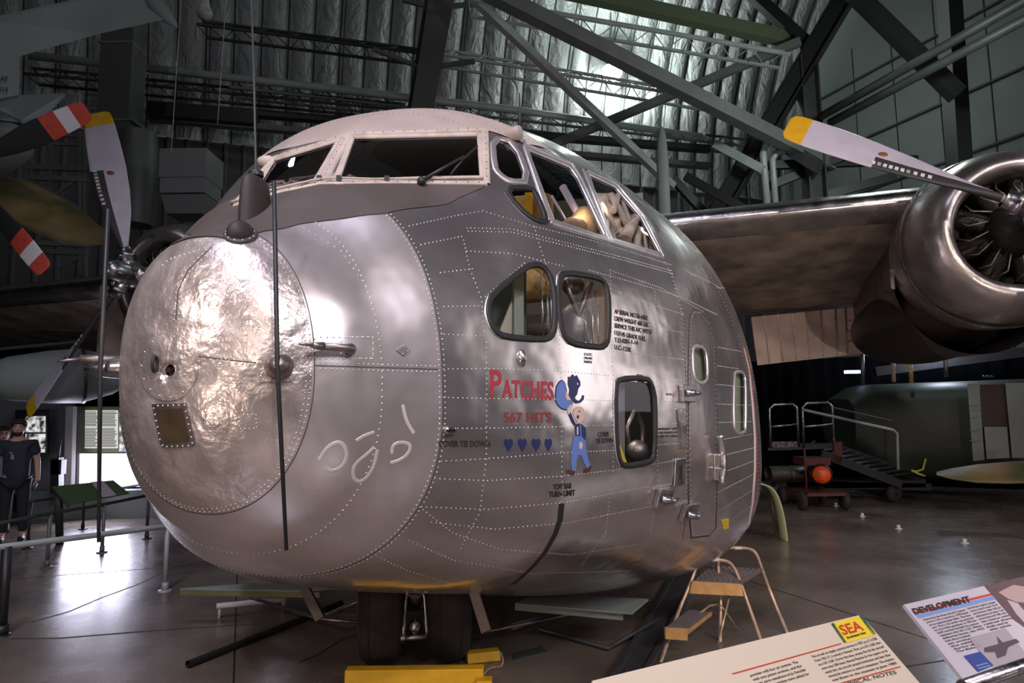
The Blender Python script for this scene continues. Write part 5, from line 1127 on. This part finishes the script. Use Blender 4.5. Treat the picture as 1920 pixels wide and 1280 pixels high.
# drip tray legs and jack frame beneath the door
mb = MB(); mb.tube([PF(1012, 1180, .02), PF(1140, 1215, .02), PF(1220, 1175, .02)], .016, 8); mb.tube([PF(1140, 1215, .02), PF(1235, 1160, .12)], .012, 8); mb.plate([PF(960, 1225, .004), PF(1015, 1212, .004), PF(1028, 1222, .004), PF(965, 1236, .004)], .006)
tag(mb.build('jack_frame', 'darkgrey'), 'dark low frame on the floor beneath the right gear door', 'frame')
mb = MB(); mb.tube([PF(960, 1175, .12), PF(1010, 1160, .14)], .02, 10); tag(mb.build('green_rod', 'greengrey'), 'short grey-green rod right of the nose wheels', 'rod')
# ------------------------------------------------------------------ railings on the left
def post(par, px, py, h, r=.022, m='lightsteel', fl_=.06):
    p = PF(px, py); mb = MB(); mb.tube([p, p + UP * h], r, 12); o = mb.build('post', m, par); mb = MB(); mb.disc(p, UP, fl_, 20, 0, .012); mb.tube([p + UP * .01, p + UP * .08], r * 1.35, 12); mb.build('base_flange', m, o); return p + UP * h
def topz(px, py, ptop): # height so that the post top appears at ptop
    p = PF(px, py); r = ray(px, ptop); return EYE + r.z * (p.y / r.y)
rl = thing('barrier_rail', 'nearest pale tube railing on posts at the left of the nose', 'railing', PF(150, 1080))
tops = [post(rl, x, y, topz(x, y, t), r_, m_) for x, y, t, r_, m_ in ((2, 1192, 1024, .034, 'black'), (309, 1108, 986, .022, 'lightsteel'))]
mb = MB(); a, b_ = tops; mb.tube([a - (b_ - a) * .5, a, b_, b_ + (b_ - a).normalized() * .03], .024, 14); mb.build('handrail', 'lightsteel', rl)
rl = thing('barrier_rail', 'middle tube railing with three posts behind the nearest one', 'railing', PF(190, 1040))
tops = [post(rl, x, y, topz(x, y, t), .02, m_) for x, y, t, m_ in ((-30, 1105, 985, 'darkgrey'), (88, 1064, 962, 'greysteel'), (191, 1036, 945, 'greysteel'), (275, 1010, 928, 'darkgrey'))]
mb = MB(); mb.tube([tops[0]] + tops[1:], .02, 12); mb.build('handrail', 'darkgrey', rl)
rl = thing('barrier_rail', 'far dark railing in front of the bright display screen', 'railing', PF(210, 992))
tops = [post(rl, x, y, topz(x, y, t), .018, 'black') for x, y, t in ((52, 1028, 940), (155, 992, 925), (265, 966, 908))]
mb = MB(); mb.tube(tops, .018, 10); mb.build('handrail', 'black', rl)
sg = thing('reading_rail', 'green sloped reading panel with a small lilac label on the left railing', 'sign', P3(165, 925, 8.8))
c4 = [P3(97, 913, 8.6), P3(212, 901, 9.3), P3(242, 925, 9.0), P3(128, 946, 8.3)]; mb = MB(); mb.plate(c4, .015); mb.build('sign_panel', mat('sign_olive_green', (.07, .12, .05), .5), sg)
mb = MB(); k = [c4[0].lerp(c4[1], .62), c4[0].lerp(c4[1], .82), c4[3].lerp(c4[2], .78), c4[3].lerp(c4[2], .55)]; mb.plate([p + UP * .012 for p in k], .004); mb.build('label_card', 'cardpink', sg)
mb = MB(); mb.tube([P3(110, 930, 8.5), PF(112, 1020)], .045, 10); mb.tube([P3(97, 913, 8.58) + UP * -.01, P3(128, 947, 8.28) + UP * -.01], .015, 6); mb.build('stand', 'darkgreen', sg)
# ------------------------------------------------------------------ lit museum displays on the left
def panel(name, lbl, cat, a, b_, Y, m, th=.06, Y2=None):
    Y2 = Y2 or Y; P = [P3(a[0], a[1], Y), P3(b_[0], a[1], Y2), P3(b_[0], b_[1], Y2), P3(a[0], b_[1], Y)]; mb = MB(); mb.plate(P, th); return P, mb, tag(mb.build(name, m), lbl, cat)
P, mb, o = panel('partition_wall', 'dark blue-grey exhibit partition behind the two visitors', 'partition', (-80, 745), (140, 925), 11.6, 'wallgrey'); 
th = thing('photo_display', 'black board with two lit black-and-white photos beside the man', 'display', P3(66, 850, 11.2))
mb = MB(); mb.plate([P3(30, 768, 11.3), P3(90, 768, 11.3), P3(90, 850, 11.3), P3(30, 850, 11.3)], .04); mb.build('board', 'black', th)
nz = mat('lit_photo_pattern', (.5, .5, .5), .5); nt = nz.node_tree; bb_ = nt.nodes['Principled BSDF']; t_ = nt.nodes.new('ShaderNodeTexCoord'); q = nt.nodes.new('ShaderNodeTexNoise'); q.inputs['Scale'].default_value = 9; q.inputs['Detail'].default_value = 6; cr = nt.nodes.new('ShaderNodeValToRGB'); cr.color_ramp.elements[0].position = .42; cr.color_ramp.elements[1].position = .6
nt.links.new(t_.outputs['Object'], q.inputs['Vector']); nt.links.new(q.outputs['Fac'], cr.inputs['Fac']); nt.links.new(cr.outputs['Color'], bb_.inputs['Emission Color']); bb_.inputs['Emission Strength'].default_value = .8; M['photo'] = nz
for y0, y1 in ((780, 810), (813, 840)): mb = MB(); mb.plate([P3(48, y0, 11.2), P3(85, y0, 11.2), P3(85, y1, 11.2), P3(48, y1, 11.2)], .01); mb.build('lit_photo', 'photo', th)
mb = MB(); mb.plate([P3(66, 841, 11.2), P3(84, 841, 11.2), P3(84, 848, 11.2), P3(66, 848, 11.2)], .01); mb.build('caption', 'litpanel', th)
mb = MB(); a = P3(134, 762, 11.0); b_ = P3(130, 908, 11.0); mb.beam(b_, a, .12, .10, (0, 1, 0)); cl_ = mb.build('exhibit_column', 'white'); tag(cl_, 'narrow white column left of the lit text panel', 'column')
mb = MB(); mb.beam(P3(145, 908, 11.2), P3(147, 762, 11.2), .10, .2, (0, 1, 0)); tag(mb.build('exhibit_column', mat('olive_dark', (.06, .065, .045), .6)), 'dark post between the white column and the lit text panel', 'column')
th = thing('text_display', 'lit text panel with grey lines of writing above the bright screen', 'display', P3(195, 845, 11.5))
P = [P3(150, 762, 11.5), P3(250, 762, 11.5), P3(250, 848, 11.5), P3(150, 848, 11.5)]; mb = MB(); mb.plate(P, .05); mb.build('board', mat('board_olive', (.16, .17, .10), .5), th)
for x0, x1 in ((154, 185), (188, 221)):
    mb = MB(); mb.plate([P3(x0, 769, 11.4), P3(x1, 769, 11.4), P3(x1, 840, 11.4), P3(x0, 840, 11.4)], .01); lp = mb.build('lit_page', 'litpanel', th)
    mb = MB(); y = 772
    while y < 839:
        if not (800 < y < 803): mb.beam(P3(x0 + 1.5, y, 11.385), P3(x1 - random.uniform(1, 7), y, 11.385), .004, .012)
        y += 2.6
    mb.build('text_lines', 'textink', lp)
mb = MB(); mb.plate([P3(224, 772, 11.4), P3(240, 772, 11.4), P3(240, 846, 11.4), P3(224, 846, 11.4)], .01); mb.build('lit_photo', 'photo', th)
P, mb, o = panel('bright_screen', 'bright white and lilac glowing screen low on the left', 'screen', (150, 850), (285, 912), 11.2, 'screen')
mb = MB(); mb.box(P3(190, 915, 11.1) - UP * .5, (2.2, .3, .95)); tag(mb.build('screen_cabinet', 'greyac'), 'grey cabinet under the bright screen', 'cabinet')
area('screen_light', P3(205, 880, 11.0), P3(300, 1060, 5), 1.1, 45, (.80, .78, 1), .55)
th = thing('radio_mast_stand', 'black equipment stand with long whip aerial left of the white column', 'stand', PF(110, 985))
mb = MB(); mb.beam(P3(107, 925, 10.4), P3(107, 858, 10.4), .13, .12, (0, 1, 0)); mb.box(P3(110, 875, 10.4), (.16, .12, .22)); mb.build('body', 'black', th)
mb = MB(); mb.tube([P3(110, 860, 10.4), P3(119, 795, 10.4)], .006, 6, rs=[.009, .003]); mb.tube([P3(107, 925, 10.4), PF(106, 980)], .03, 8); mb.build('whip_aerial', 'black', th)
# ------------------------------------------------------------------ visitors
def person(x, y, fz, hgt, shirt, lbl, rot, hairm='hair', beard=True, glasses=False, longhair=False):
    s = hgt / 1.75; th = thing('person', lbl, 'person', V3((x, y, 0))); R_ = Matrix.Rotation(rot, 3, 'Z')
    def T(p): return V3((x, y, 0)) + R_ @ V3(p) * s
    def skin(name, nodes, edges, rad, m, par):
        me = bpy.data.meshes.new(name); o = bpy.data.objects.new(name, me); COL.objects.link(o); off = parent_loc(par)
        me.from_pydata([tuple(T(p) - off) for p in nodes], edges, []); me.materials.append(M[m]); o.parent = par
        md = o.modifiers.new('skin', 'SKIN'); md.use_smooth_shade = True
        for v, r in zip(me.skin_vertices[0].data, rad): v.radius = (r[0] * s, r[1] * s)
        me.skin_vertices[0].data[0].use_root = True; sb = o.modifiers.new('sub', 'SUBSURF'); sb.levels = 2; sb.render_levels = 2; return o
    N = [(0, 0, .95), (0, 0, 1.12), (0, 0, 1.32), (0, 0, 1.44), (0, .0, 1.52), (0, -.01, 1.60)]; E = [(0, 1), (1, 2), (2, 3), (3, 4), (4, 5)]; Rr = [(.15, .10), (.13, .095), (.15, .10), (.11, .08), (.058, .058), (.06, .06)]
    def add(p, par, r): N.append(p); E.append((par, len(N) - 1)); Rr.append(r); return len(N) - 1
    hands = []
    for sgn in (-1, 1):
        k = add((sgn * .18, 0, 1.42), 3, (.06, .06)); k = add((sgn * .25, .02, 1.16), k, (.045, .045)); k = add((sgn * .27, -.03, .93), k, (.03, .034)); k = add((sgn * .27, -.05, .86), k, (.022, .036)); hands.append((sgn * .27, -.05, .86))
        k = add((sgn * .10, 0, .88), 0, (.09, .095)); k = add((sgn * .11, -.01, .5), k, (.062, .065)); k = add((sgn * .12, .02, .10), k, (.042, .045)); k = add((sgn * .13, -.12, .05), k, (.04, .03))
    body = skin('body', N, E, Rr, 'skinm', th)
    fing = []
    for hx, hy, hz in hands:
        sg_ = 1 if hx > 0 else -1
        for j in range(4): fing.append([(hx - .0 * sg_, hy - .028 + j * .018, hz - .03), (hx - .008 * sg_, hy - .03 + j * .018, hz - .075), (hx - .022 * sg_, hy - .032 + j * .018, hz - .11 + (.012 if j in (0, 3) else 0))])
        fing.append([(hx - .01 * sg_, hy - .03, hz + .0), (hx - .03 * sg_, hy - .055, hz - .03), (hx - .03 * sg_, hy - .06, hz - .06)])
    mb = MB(); [mb.tube([T(p) for p in f], .009 * s, 8, rs=[.0095 * s, .009 * s, .006 * s]) for f in fing]; mb.build('finger', 'skinm', body)
    mb = MB(); ax = (R_ @ V3((1, 0, 0)), R_ @ V3((0, 1, 0)), UP); mb.sphere(T((0, -.02, 1.65)), .1 * s, 24, 0, (.78, .95, 1.16), ax); mb.sphere(T((0, -.115, 1.635)), .018 * s, 10, 0, (.7, 1, 1.3), ax); [mb.sphere(T((q * .078, -.01, 1.64)), .024 * s, 10, 0, (.4, .8, 1.1), ax) for q in (-1, 1)]; head = mb.build('head', 'skinm', th)
    mb = MB(); [mb.sphere(T((q * .03, -.106, 1.668)), .008 * s, 10, 0, (1.2, .5, .6), ax) for q in (-1, 1)]; mb.build('eye', 'black', head)
    mb = MB(); mb.sphere(T((0, -.108, 1.592)), .024 * s, 10, 0, (1.1, .35, .3), ax); mb.build('mouth', 'dullred', head)
    mb = MB(); mb.sphere(T((0, .018, 1.70)), .112 * s, 22, 0, (.88, 1.0, .90), ax); [mb.sphere(T((.055 * cos(a), -.07 - .015 * sin(a), 1.735)), .036 * s, 10, 0, (1.2, 1, .7), ax) for a in (0, 1, 1.6, 2.2, 3.1)]; [mb.sphere(T((q * .032, -.108, 1.69)), .013 * s, 8, 0, (1.5, .5, .35), ax) for q in (-1, 1)]
    if longhair: mb.sphere(T((0, .06, 1.60)), .1 * s, 16, 0, (.9, .6, 1.3), ax)
    mb.build('hair', hairm, head)
    if beard: mb = MB(); mb.sphere(T((0, -.055, 1.575)), .062 * s, 16, 0, (1.02, .95, .7), ax); mb.build('beard', hairm, head)
    if glasses: mb = MB(); [mb.tube([T((q * .033 + .024 * cos(a), -.118, 1.668 + .016 * sin(a))) for a in [2 * pi * k / 12 for k in range(12)]], .003, 5, closed=True) for q in (-1, 1)]; mb.build('glasses', 'black', head)
    N2 = [(0, 0, .78), (0, 0, 1.10), (0, 0, 1.32), (0, 0, 1.46)]; E2 = [(0, 1), (1, 2), (2, 3)]; R2 = [(.21, .15), (.19, .145), (.21, .15), (.11, .09)]
    for sgn in (-1, 1): N2.append((sgn * .18, 0, 1.42)); E2.append((3, len(N2) - 1)); R2.append((.095, .095)); N2.append((sgn * .228, .012, 1.24)); E2.append((len(N2) - 2, len(N2) - 1)); R2.append((.082, .082))
    skin('t_shirt', N2, E2, R2, shirt, th)
    N3 = [(0, 0, .95)]; E3 = []; R3 = [(.17, .125)]
    for sgn in (-1, 1):
        N3 += [(sgn * .1, 0, .86), (sgn * .11, -.01, .5), (sgn * .12, .02, .12)]; i = len(N3) - 3; E3 += [(0, i), (i, i + 1), (i + 1, i + 2)]; R3 += [(.105, .11), (.08, .082), (.062, .065)]
    skin('trousers', N3, E3, R3, 'trouser', th)
    mb = MB(); [mb.sphere(T((sgn * .125, -.07, .045)), .055 * s, 14, 0, (.9, 2.3, .8), ax) for sgn in (-1, 1)]; mb.build('shoe', 'black', th); return th, T
p = P3(36, 800, 9.0); th, T = person(p.x, p.y, 0, 1.57, 'shirt', 'dark-haired bearded man in a navy printed T-shirt standing at the left edge', radians(28))
R_ = Matrix.Rotation(radians(28), 3, 'Z'); mb = MB(); [mb.box(T(q), (.10 * 1 if i else .14, .004, .02 if i == 0 else .07), (R_ @ V3((1, 0, 0)), R_ @ V3((0, 1, 0)), UP)) for i, q in enumerate(((0, -.135, 1.30), (0, -.138, 1.24)))]; mb.build('shirt_print', 'greyac', th)
p = P3(8, 808, 9.7); person(p.x, p.y, 0, 1.47, 'shirt2', 'person in a pale blue top and glasses standing behind the man', radians(40), beard=False, glasses=True, longhair=True)
# ------------------------------------------------------------------ aircraft and fittings at the left
HB = P3(-75, 314, 6.9); pr = thing('propeller', 'black four-bladed propeller with red and white banded tips at the left edge', 'propeller', HB)
rd0 = V3((cos(radians(25)), sin(radians(25)) * .35, 0)).normalized()
for ph in (30.5, -51, 120, 218): blade(HB, radians(ph), pr, 1.42, 'bladeblack', bands=[(.66, .78, 'tipred'), (.78, .89, 'white'), (.89, 1.0, 'tipred')], boot=False, RD=rd0, TD=UP, FD=V3((rd0.y, -rd0.x, 0)), wsc=1.05, tw0=60, tw1=18)
mb = MB(); mb.lathe([(0, .3), (.1, .24), (.15, .1), (.15, -.15)], HB, V3((rd0.y, -rd0.x, 0)), 24); mb.build('hub', 'bladeblack', pr)
ha = thing('camouflaged_aircraft', 'camouflaged brown and green aircraft wing and nose behind the banded propeller', 'aircraft', P3(60, 400, 9.6))
mb = MB(); rows = []
for (xa, ya, yb, t) in ((-60, 318, 385, .5), (0, 330, 398, .5), (50, 337, 432, .42), (110, 368, 456, .34), (160, 400, 461, .24), (196, 430, 458, .1)):
    A_, B_ = P3(xa, ya, 9.9), P3(xa + 6, yb, 9.2); c = (A_ + B_) / 2; h_ = (A_ - B_) / 2; rows.append([c + h_ * cos(a) + V3((.0, 1, .2)) * (t * .5 * sin(a)) for a in [2 * pi * k / 16 for k in range(16)]])
mb.grid(rows, closed=True); mb.build('wing', 'camo', ha)
mb = MB(); mb.lathe([(.02, 0), (.16, .06), (.27, .2), (.33, .5), (.36, 1.2)], P3(40, 262, 8.8), V3((-.9, .45, 0)), 28); mb.build('engine_nacelle', 'greyac', ha)
ha = thing('suspended_aircraft', 'pale grey aircraft hanging overhead in the top left corner', 'aircraft', P3(120, 60, 8.0))
mb = MB(); t_ = P3(-20, 36, 7.2), P3(280, -28, 8.3), P3(308, 34, 8.5), P3(180, 62, 8.2), P3(-20, 118, 7.4); mb.plate(list(t_), .10); mb.build('wing', 'greyac', ha)
mb = MB(); a, b_ = P3(258, -22, 8.3), P3(333, 52, 8.6); d = (b_ - a).normalized(); L = (b_ - a).length; mb.lathe([(.0, 0), (.09, .1), (.13, L * .4), (.09, L * .7), (.035, L * .95), (0, L)], a, d, 20); mb.build('tip_tank', 'greyac', ha)
mb = MB(); mb.plate([P3(-20, 110, 7.4), P3(36, 104, 7.6), P3(34, 180, 7.6), P3(-20, 190, 7.4)], .08); mb.build('fin', 'greyac', ha)
mb = MB(); mb.plate([P3(-20, 184, 7.5), P3(122, 177, 7.9), P3(80, 224, 7.7), P3(40, 228, 7.5), P3(-20, 200, 7.4)], .05); mb.build('tailplane', 'greyac', ha)
H3_, n3_ = mkplane(P3(-20, 110, 7.355), P3(36, 104, 7.555), P3(34, 180, 7.555))
for i, t in enumerate(('USAF', '75014')): ptext(ha, H3_, t, -14, 150 + i * 20, 15, 152 + i * 20, 9, 'ink', 'serial_lettering', .03, (0, -1), .06)
# under-wing jet pod of the transport's far wing
mb = MB(); a = P3(-40, 712, 8.6); d = (P3(250, 700, 9.7) - a); L = d.length; d.normalize()
mb.lathe([(.12, 0), (.2, .03), (.29, .25), (.36, .7), (.385, 1.1), (.37, L * .62), (.28, L * .82), (.12, L * .97), (.05, L)], a + d * .05, d, 40, 0, (1, 1.0)); o = mb.build('jet_pod', 'greyac', plane)
q = MB(); q.lathe([(.386, 1.06), (.392, 1.08), (.386, 1.1)], a + d * .05, d, 40); q.build('seam_band', 'black', o)
mb = MB(); mb.box(a + d * 1.5 + UP * .75, (.08, .5, 1.0), (AN, AA, UP)); mb.build('pylon', 'under', plane)
member('low_beam', 'pale strip beam low behind the lower left propeller blade', 'beam', P3(58, 614, 12), P3(160, 618, 12), .1, .09, 'greysteel'); member('low_beam', 'faint pale beam under the far wing', 'beam', P3(-5, 655, 12), P3(150, 640, 12), .06, .05, 'greysteel')
mb = MB(); mb.plate([P3(-120, 500, 13.8), P3(480, 500, 14.2), PF(480, 905), PF(-120, 935)], .05); 
mb = MB(); a, b_ = P3(-160, 800, 13.2), P3(420, 800, 14.4); mb.plate([V3((a.x, a.y, 0)), V3((b_.x, b_.y, 0)), V3((b_.x, b_.y, 3.4)), V3((a.x, a.y, 3.4))], .06); tag(mb.build('black_curtain', 'curtain'), 'black curtain behind the lit displays on the left', 'curtain')
# ------------------------------------------------------------------ right background
mb = MB(); row0, row1 = [], []
for k in range(90):
    t = k / 89; a = P3(1385, 800, 15.8).lerp(P3(1990, 800, 13.0), t); a = V3((a.x, a.y + .07 * sin(k * 1.3), 0)); row0.append(a); row1.append(a + UP * 2.75)
mb.grid([row0, row1]); tag(mb.build('black_curtain', 'curtain'), 'black curtain along the floor of the right background', 'curtain')
hz = thing('helicopter_fuselage', 'dark green helicopter fuselage with open doorway in the right background', 'helicopter', PF(1760, 905))
mb = MB(); rows = []
for k in range(22):
    t = k / 21; x = 1604 + (1985 - 1604) * t; yt = 720 - 14 * t + 26 * max(0, (1 - t * 9)) ** 1.2; yb = 902 + 2 * t - 60 * max(0, 1 - t * 5) ** 1.4; Y = 12.6 - 1.7 * t
    A_, B_ = P3(x, yt, Y), P3(x, yb, Y); c = (A_ + B_) / 2; h_ = (A_ - B_).length / 2; rows.append([c + UP * (h_ * math.copysign(abs(sin(a)) ** .55, sin(a))) + V3((.1, .99, 0)) * (.85 * math.copysign(abs(cos(a)) ** .55, cos(a)) + .85) for a in [2 * pi * j / 28 for j in range(28)]])
mb.grid(rows, closed=True); mb.add(rows[0], [tuple(range(28))]); mb.build('fuselage', 'darkgreen', hz)
mb = MB(); mb.plate([P3(1814, 719, 11.2), P3(1836, 719, 11.1), P3(1846, 862, 11.1), P3(1825, 864, 11.2)], .04)
for y in (760, 782, 806, 826): mb.beam(P3(1818, y, 11.14), P3(1838, y - 1, 11.04), .02, .012)
dr = mb.build('door', 'greyac', hz); dr['label'] = 'open pale door panel'
mb = MB(); mb.plate([P3(1885, 718, 10.9), P3(1935, 717, 10.7), P3(1940, 858, 10.7), P3(1898, 858, 10.9)], .04); mb.build('door', 'greyac', hz)['label'] = 'second pale door panel'
mb = MB(); mb.plate([P3(1845, 800, 11.1), P3(1888, 800, 10.95), P3(1893, 858, 10.95), P3(1850, 860, 11.1)], .03); mb.build('sill_panel', 'greyac', hz)
mb = MB(); mb.plate([P3(1837, 721, 11.12), P3(1885, 720, 10.97), P3(1890, 802, 10.97), P3(1843, 802, 11.12)], .02); mb.build('doorway', mat('doorway_brown', (.06, .035, .03), .8), hz)
mb = MB()
for x in (1846, 1853, 1860): mb.sphere(P3(x, 706, 11.3), .03, 8)
mb.build('roof_fitting', 'black', hz)
for i, (x, y0, y1, m) in enumerate(((1618, 640, 722, 'dirtysteel'), (1676, 665, 716, 'cream'), (1709, 675, 718, 'tan'), (1774, 660, 706, 'dirtysteel'))):
    mb = MB(); mb.tube([P3(x - 2, y0, 12.0), P3(x, y1, 12.0)], .035, 8); tag(mb.build('hanging_strut', m), ('leftmost brown strut standing on the dark green fuselage', 'pale strut standing on the dark green fuselage', 'tan strut standing on the dark green fuselage', 'rightmost brown strut, below the engine fairing')[i], 'strut', 'struts above the dark green fuselage')
for i, (x, y) in enumerate(((1598, 697), (1862, 667))):
    mb = MB(); mb.box(P3(x, y, 13.2), (.28, .1, .06)); tag(mb.build('strip_lamp', 'bluelamp'), ('small blue-white lamp at the left end of the wall ledge', 'small blue-white lamp at the right of the wall ledge')[i], 'lamp')
member('dark_ledge', 'dark ledge along the top of the black curtain on the right', 'ledge', P3(1640, 697, 13.3), P3(1960, 655, 12.4), .3, .18, 'black')
rs = thing('boarding_ramp', 'wheeled boarding ramp with tube handrails and metal steps', 'ramp', PF(1560, 920))
def tubeP(P, r, nm, m, par, Y): mb = MB(); mb.tube([P3(x, y, Y if not isinstance(Y, (list, tuple)) else Y[i]) for i, (x, y) in enumerate(P)], r, 8); return mb.build(nm, m, par)
for x0, x1, y0 in ((1443, 1494, 760), (1505, 1560, 757)):
    tubeP([(x0 + 2, 840), (x0, y0 + 6), (x0 + 8, y0 - 1), (x1 - 8, y0 - 3), (x1, y0 + 4), (x1 + 4, 838)], .022, 'guard_hoop', 'steel', rs, 11.9); tubeP([(x0 + 2, 800), (x1 + 2, 795)], .018, 'guard_bar', 'steel', rs, 11.9)
mb = MB(); mb.plate([P3(1443, 828, 11.92), P3(1497, 827, 11.92), P3(1498, 839, 11.92), P3(1443, 840, 11.92)], .02); mb.build('toe_board', 'steel', rs)
tubeP([(1506, 768), (1675, 806), (1682, 812), (1684, 880)], .024, 'handrail', 'lightsteel', rs, 11.7); tubeP([(1563, 764), (1738, 803), (1746, 812), (1748, 870)], .016, 'handrail', 'greysteel', rs, 12.3)
mb = MB(); mb.plate([P3(1440, 842, 11.9), P3(1565, 838, 11.9), P3(1572, 832, 12.9), P3(1450, 834, 12.9)], .05); mb.build('platform', 'darkgrey', rs)
for i in range(9):
    t = i / 8; mb = MB(); a, b_ = P3(1545 + 112 * t, 842 + 50 * t, 11.6), P3(1578 + 135 * t, 838 + 47 * t, 12.4); mb.plate([a, b_, b_ + V3((.1, 0, -.01)), a + V3((.1, 0, -.01))], .02); mb.build('stair_tread', 'steel', rs)
mb = MB(); mb.beam(P3(1540, 850, 11.6), P3(1690, 908, 11.6), .06, .14); mb.beam(P3(1578, 842, 12.4), P3(1735, 898, 12.4), .06, .14); mb.beam(P3(1450, 905, 11.9), P3(1740, 912, 11.9), .2, .12); mb.box(P3(1590, 905, 12.1), (2.4, .6, .12)); mb.build('chassis', 'black', rs)
mb = MB(); mb.plate([P3(1562, 828, 11.6), P3(1578, 828, 11.6), P3(1577, 868, 11.6), P3(1563, 868, 11.6)], .06); mb.build('red_side_panel', 'brownp', rs)
for x in (1520, 1675): 
    mb = MB(); p = P3(x, 912, 11.7); mb.lathe([(.02, -.05), (.13, -.05), (.15, 0), (.13, .05), (.02, .05)], V3((p.x, p.y, .15)), V3((.3, -.95, 0)), 20); mb.build('wheel', 'tyre', rs)
mb = MB(); rp = [P3(1742, 808, 12.25), P3(1738, 850, 12.1), P3(1730, 880, 12.0), P3(1716, 884, 11.9), P3(1708, 880, 11.9), P3(1722, 888, 11.9), P3(1734, 892, 11.9)]; mb.tube(rp, .02, 6); mb.tube([P3(1742, 808, 12.2), P3(1748, 840, 12.2), P3(1750, 872, 12.2)], .02, 6); tag(mb.build('yellow_rope', 'rope'), 'yellow-green rope hanging from the ramp handrail', 'rope')
ht = thing('heater_cart', 'wheeled heater cart with bright orange round end', 'cart', PF(1540, 930)); p = P3(1541, 890, 10.9); fd = V3((-.35, -.93, 0)).normalized()
mb = MB(); mb.lathe([(.15, 0), (.17, -.05), (.17, -.8), (.12, -.9)], p, fd, 28); mb.build('drum', 'black', ht)
mb = MB(); mb.lathe([(0, .05), (.06, .045), (.10, .03), (.135, .0), (.145, -.04)], p, fd, 28); o = mb.build('round_end', 'orange', ht)
mb = MB(); [mb.tube([p + fd * .045 + V3((cos(a) * r, 0, sin(a) * r)) for a in [2 * pi * k / 24 for k in range(24)]], .003, 5, closed=True) for r in (.05, .09)]; mb.build('guard_ring', 'brownp', o)
mb = MB(); c = V3((p.x, p.y + .35, .26)); mb.box(c, (.62, .9, .05)); mb.box(c + UP * .5, (.4, .5, .12)); mb.tube([c + V3((-.3, -.45, 0)), c + V3((-.3, -.45, .7)), c + V3((-.1, -.4, .85))], .015, 6); mb.build('frame', 'brownp', ht)
for sx, sy in ((-.34, -.35), (.34, -.35), (-.34, .45), (.34, .45)): 
    mb = MB(); mb.lathe([(.02, -.04), (.13, -.04), (.15, 0), (.13, .04), (.02, .04)], V3((c.x + sx, c.y + sy, .15)), (1, 0, 0), 20); mb.build('wheel', 'tyre', ht)
mb = MB(); mb.lathe([(.13, 0), (.13, .4), (.135, .42), (.135, .5), (.13, .52), (.13, 1.0)], P3(1440, 888, 11.6), V3((1, .15, 0)), 20); tag(mb.build('air_tank', 'dirtysteel'), 'dark metal tank lying left of the orange-ended heater', 'tank')
mb = MB(); rows = []
for t, w_ in ((0, .02), (.15, .5), (.4, .9), (.7, 1), (1, .95)):
    A_, B_ = P3(1756 + 190 * t, 884 - 14 * t + (-8 * w_ if t else 0), 9.9 - .4 * t), P3(1756 + 190 * t, 890 + 16 * min(1, w_), 9.5 - .4 * t); c = (A_ + B_) / 2; h_ = (A_ - B_) / 2; rows.append([c + h_ * cos(a) + UP * (.05 * w_ * sin(a)) for a in [2 * pi * k / 14 for k in range(14)]])
mb.grid(rows, closed=True); tag(mb.build('camouflaged_wing_tip', 'camo'), 'low brown and black camouflaged wing tip near the floor at the right edge', 'wing')
for i, (x, y) in enumerate(((1567, 948), (1617, 968), (1685, 991), (1809, 1018))):
    p = PF(x, y); mb = MB(); mb.disc(p, UP, .045, 16, 0, .008); mb.tube([p + UP * .008, p + UP * .05], .022, 12); tag(mb.build('floor_socket', 'white'), ('farthest of the four white floor sockets', 'second farthest of the four white floor sockets', 'second nearest of the four white floor sockets', 'nearest of the four white floor sockets, at the right')[i], 'floor fitting', 'white floor sockets')
# main gear door curving to the floor behind the fuselage
mb = MB(); rows = []; P = [(1418, 905), (1440, 908), (1456, 920), (1466, 945), (1473, 975), (1478, 1014)]; f_ = PF(1478, 1016).y
P = smooth_open([(x, y) for x, y in P], 2)
for x, y in P: a = P3(x, y, f_); rows.append([a, a + V3((.05, .55, 0)), a + V3((.035, .55, -.01)), a + V3((-.022, 0, -.012))])
mb.grid(rows, closed=True); o = mb.build('main_gear_door', mat('door_pale_green', (.42, .42, .22), .5), plane)
mb = MB(); a = P3(1440, 915, f_ + .3); mb.tube([a, P3(1462, 1000, f_ + .3)], .02, 8); mb.build('gear_door_stay', 'dirtysteel', plane)
for s in (1, -1):   # main wheels under the fuselage, resting on the floor
    wc = AP(s * 1.55, 6.6, .42); mb = MB(); mb.lathe([(.2, -.14), (.3, -.15), (.38, -.12), (.42, -.05), (.42, .05), (.38, .12), (.3, .15), (.2, .14), (0, .13)], wc, AN, 40); mb.lathe([(.2, -.14), (0, -.13)], wc, AN, 30); mb.build('main_wheel', 'tyre', plane)
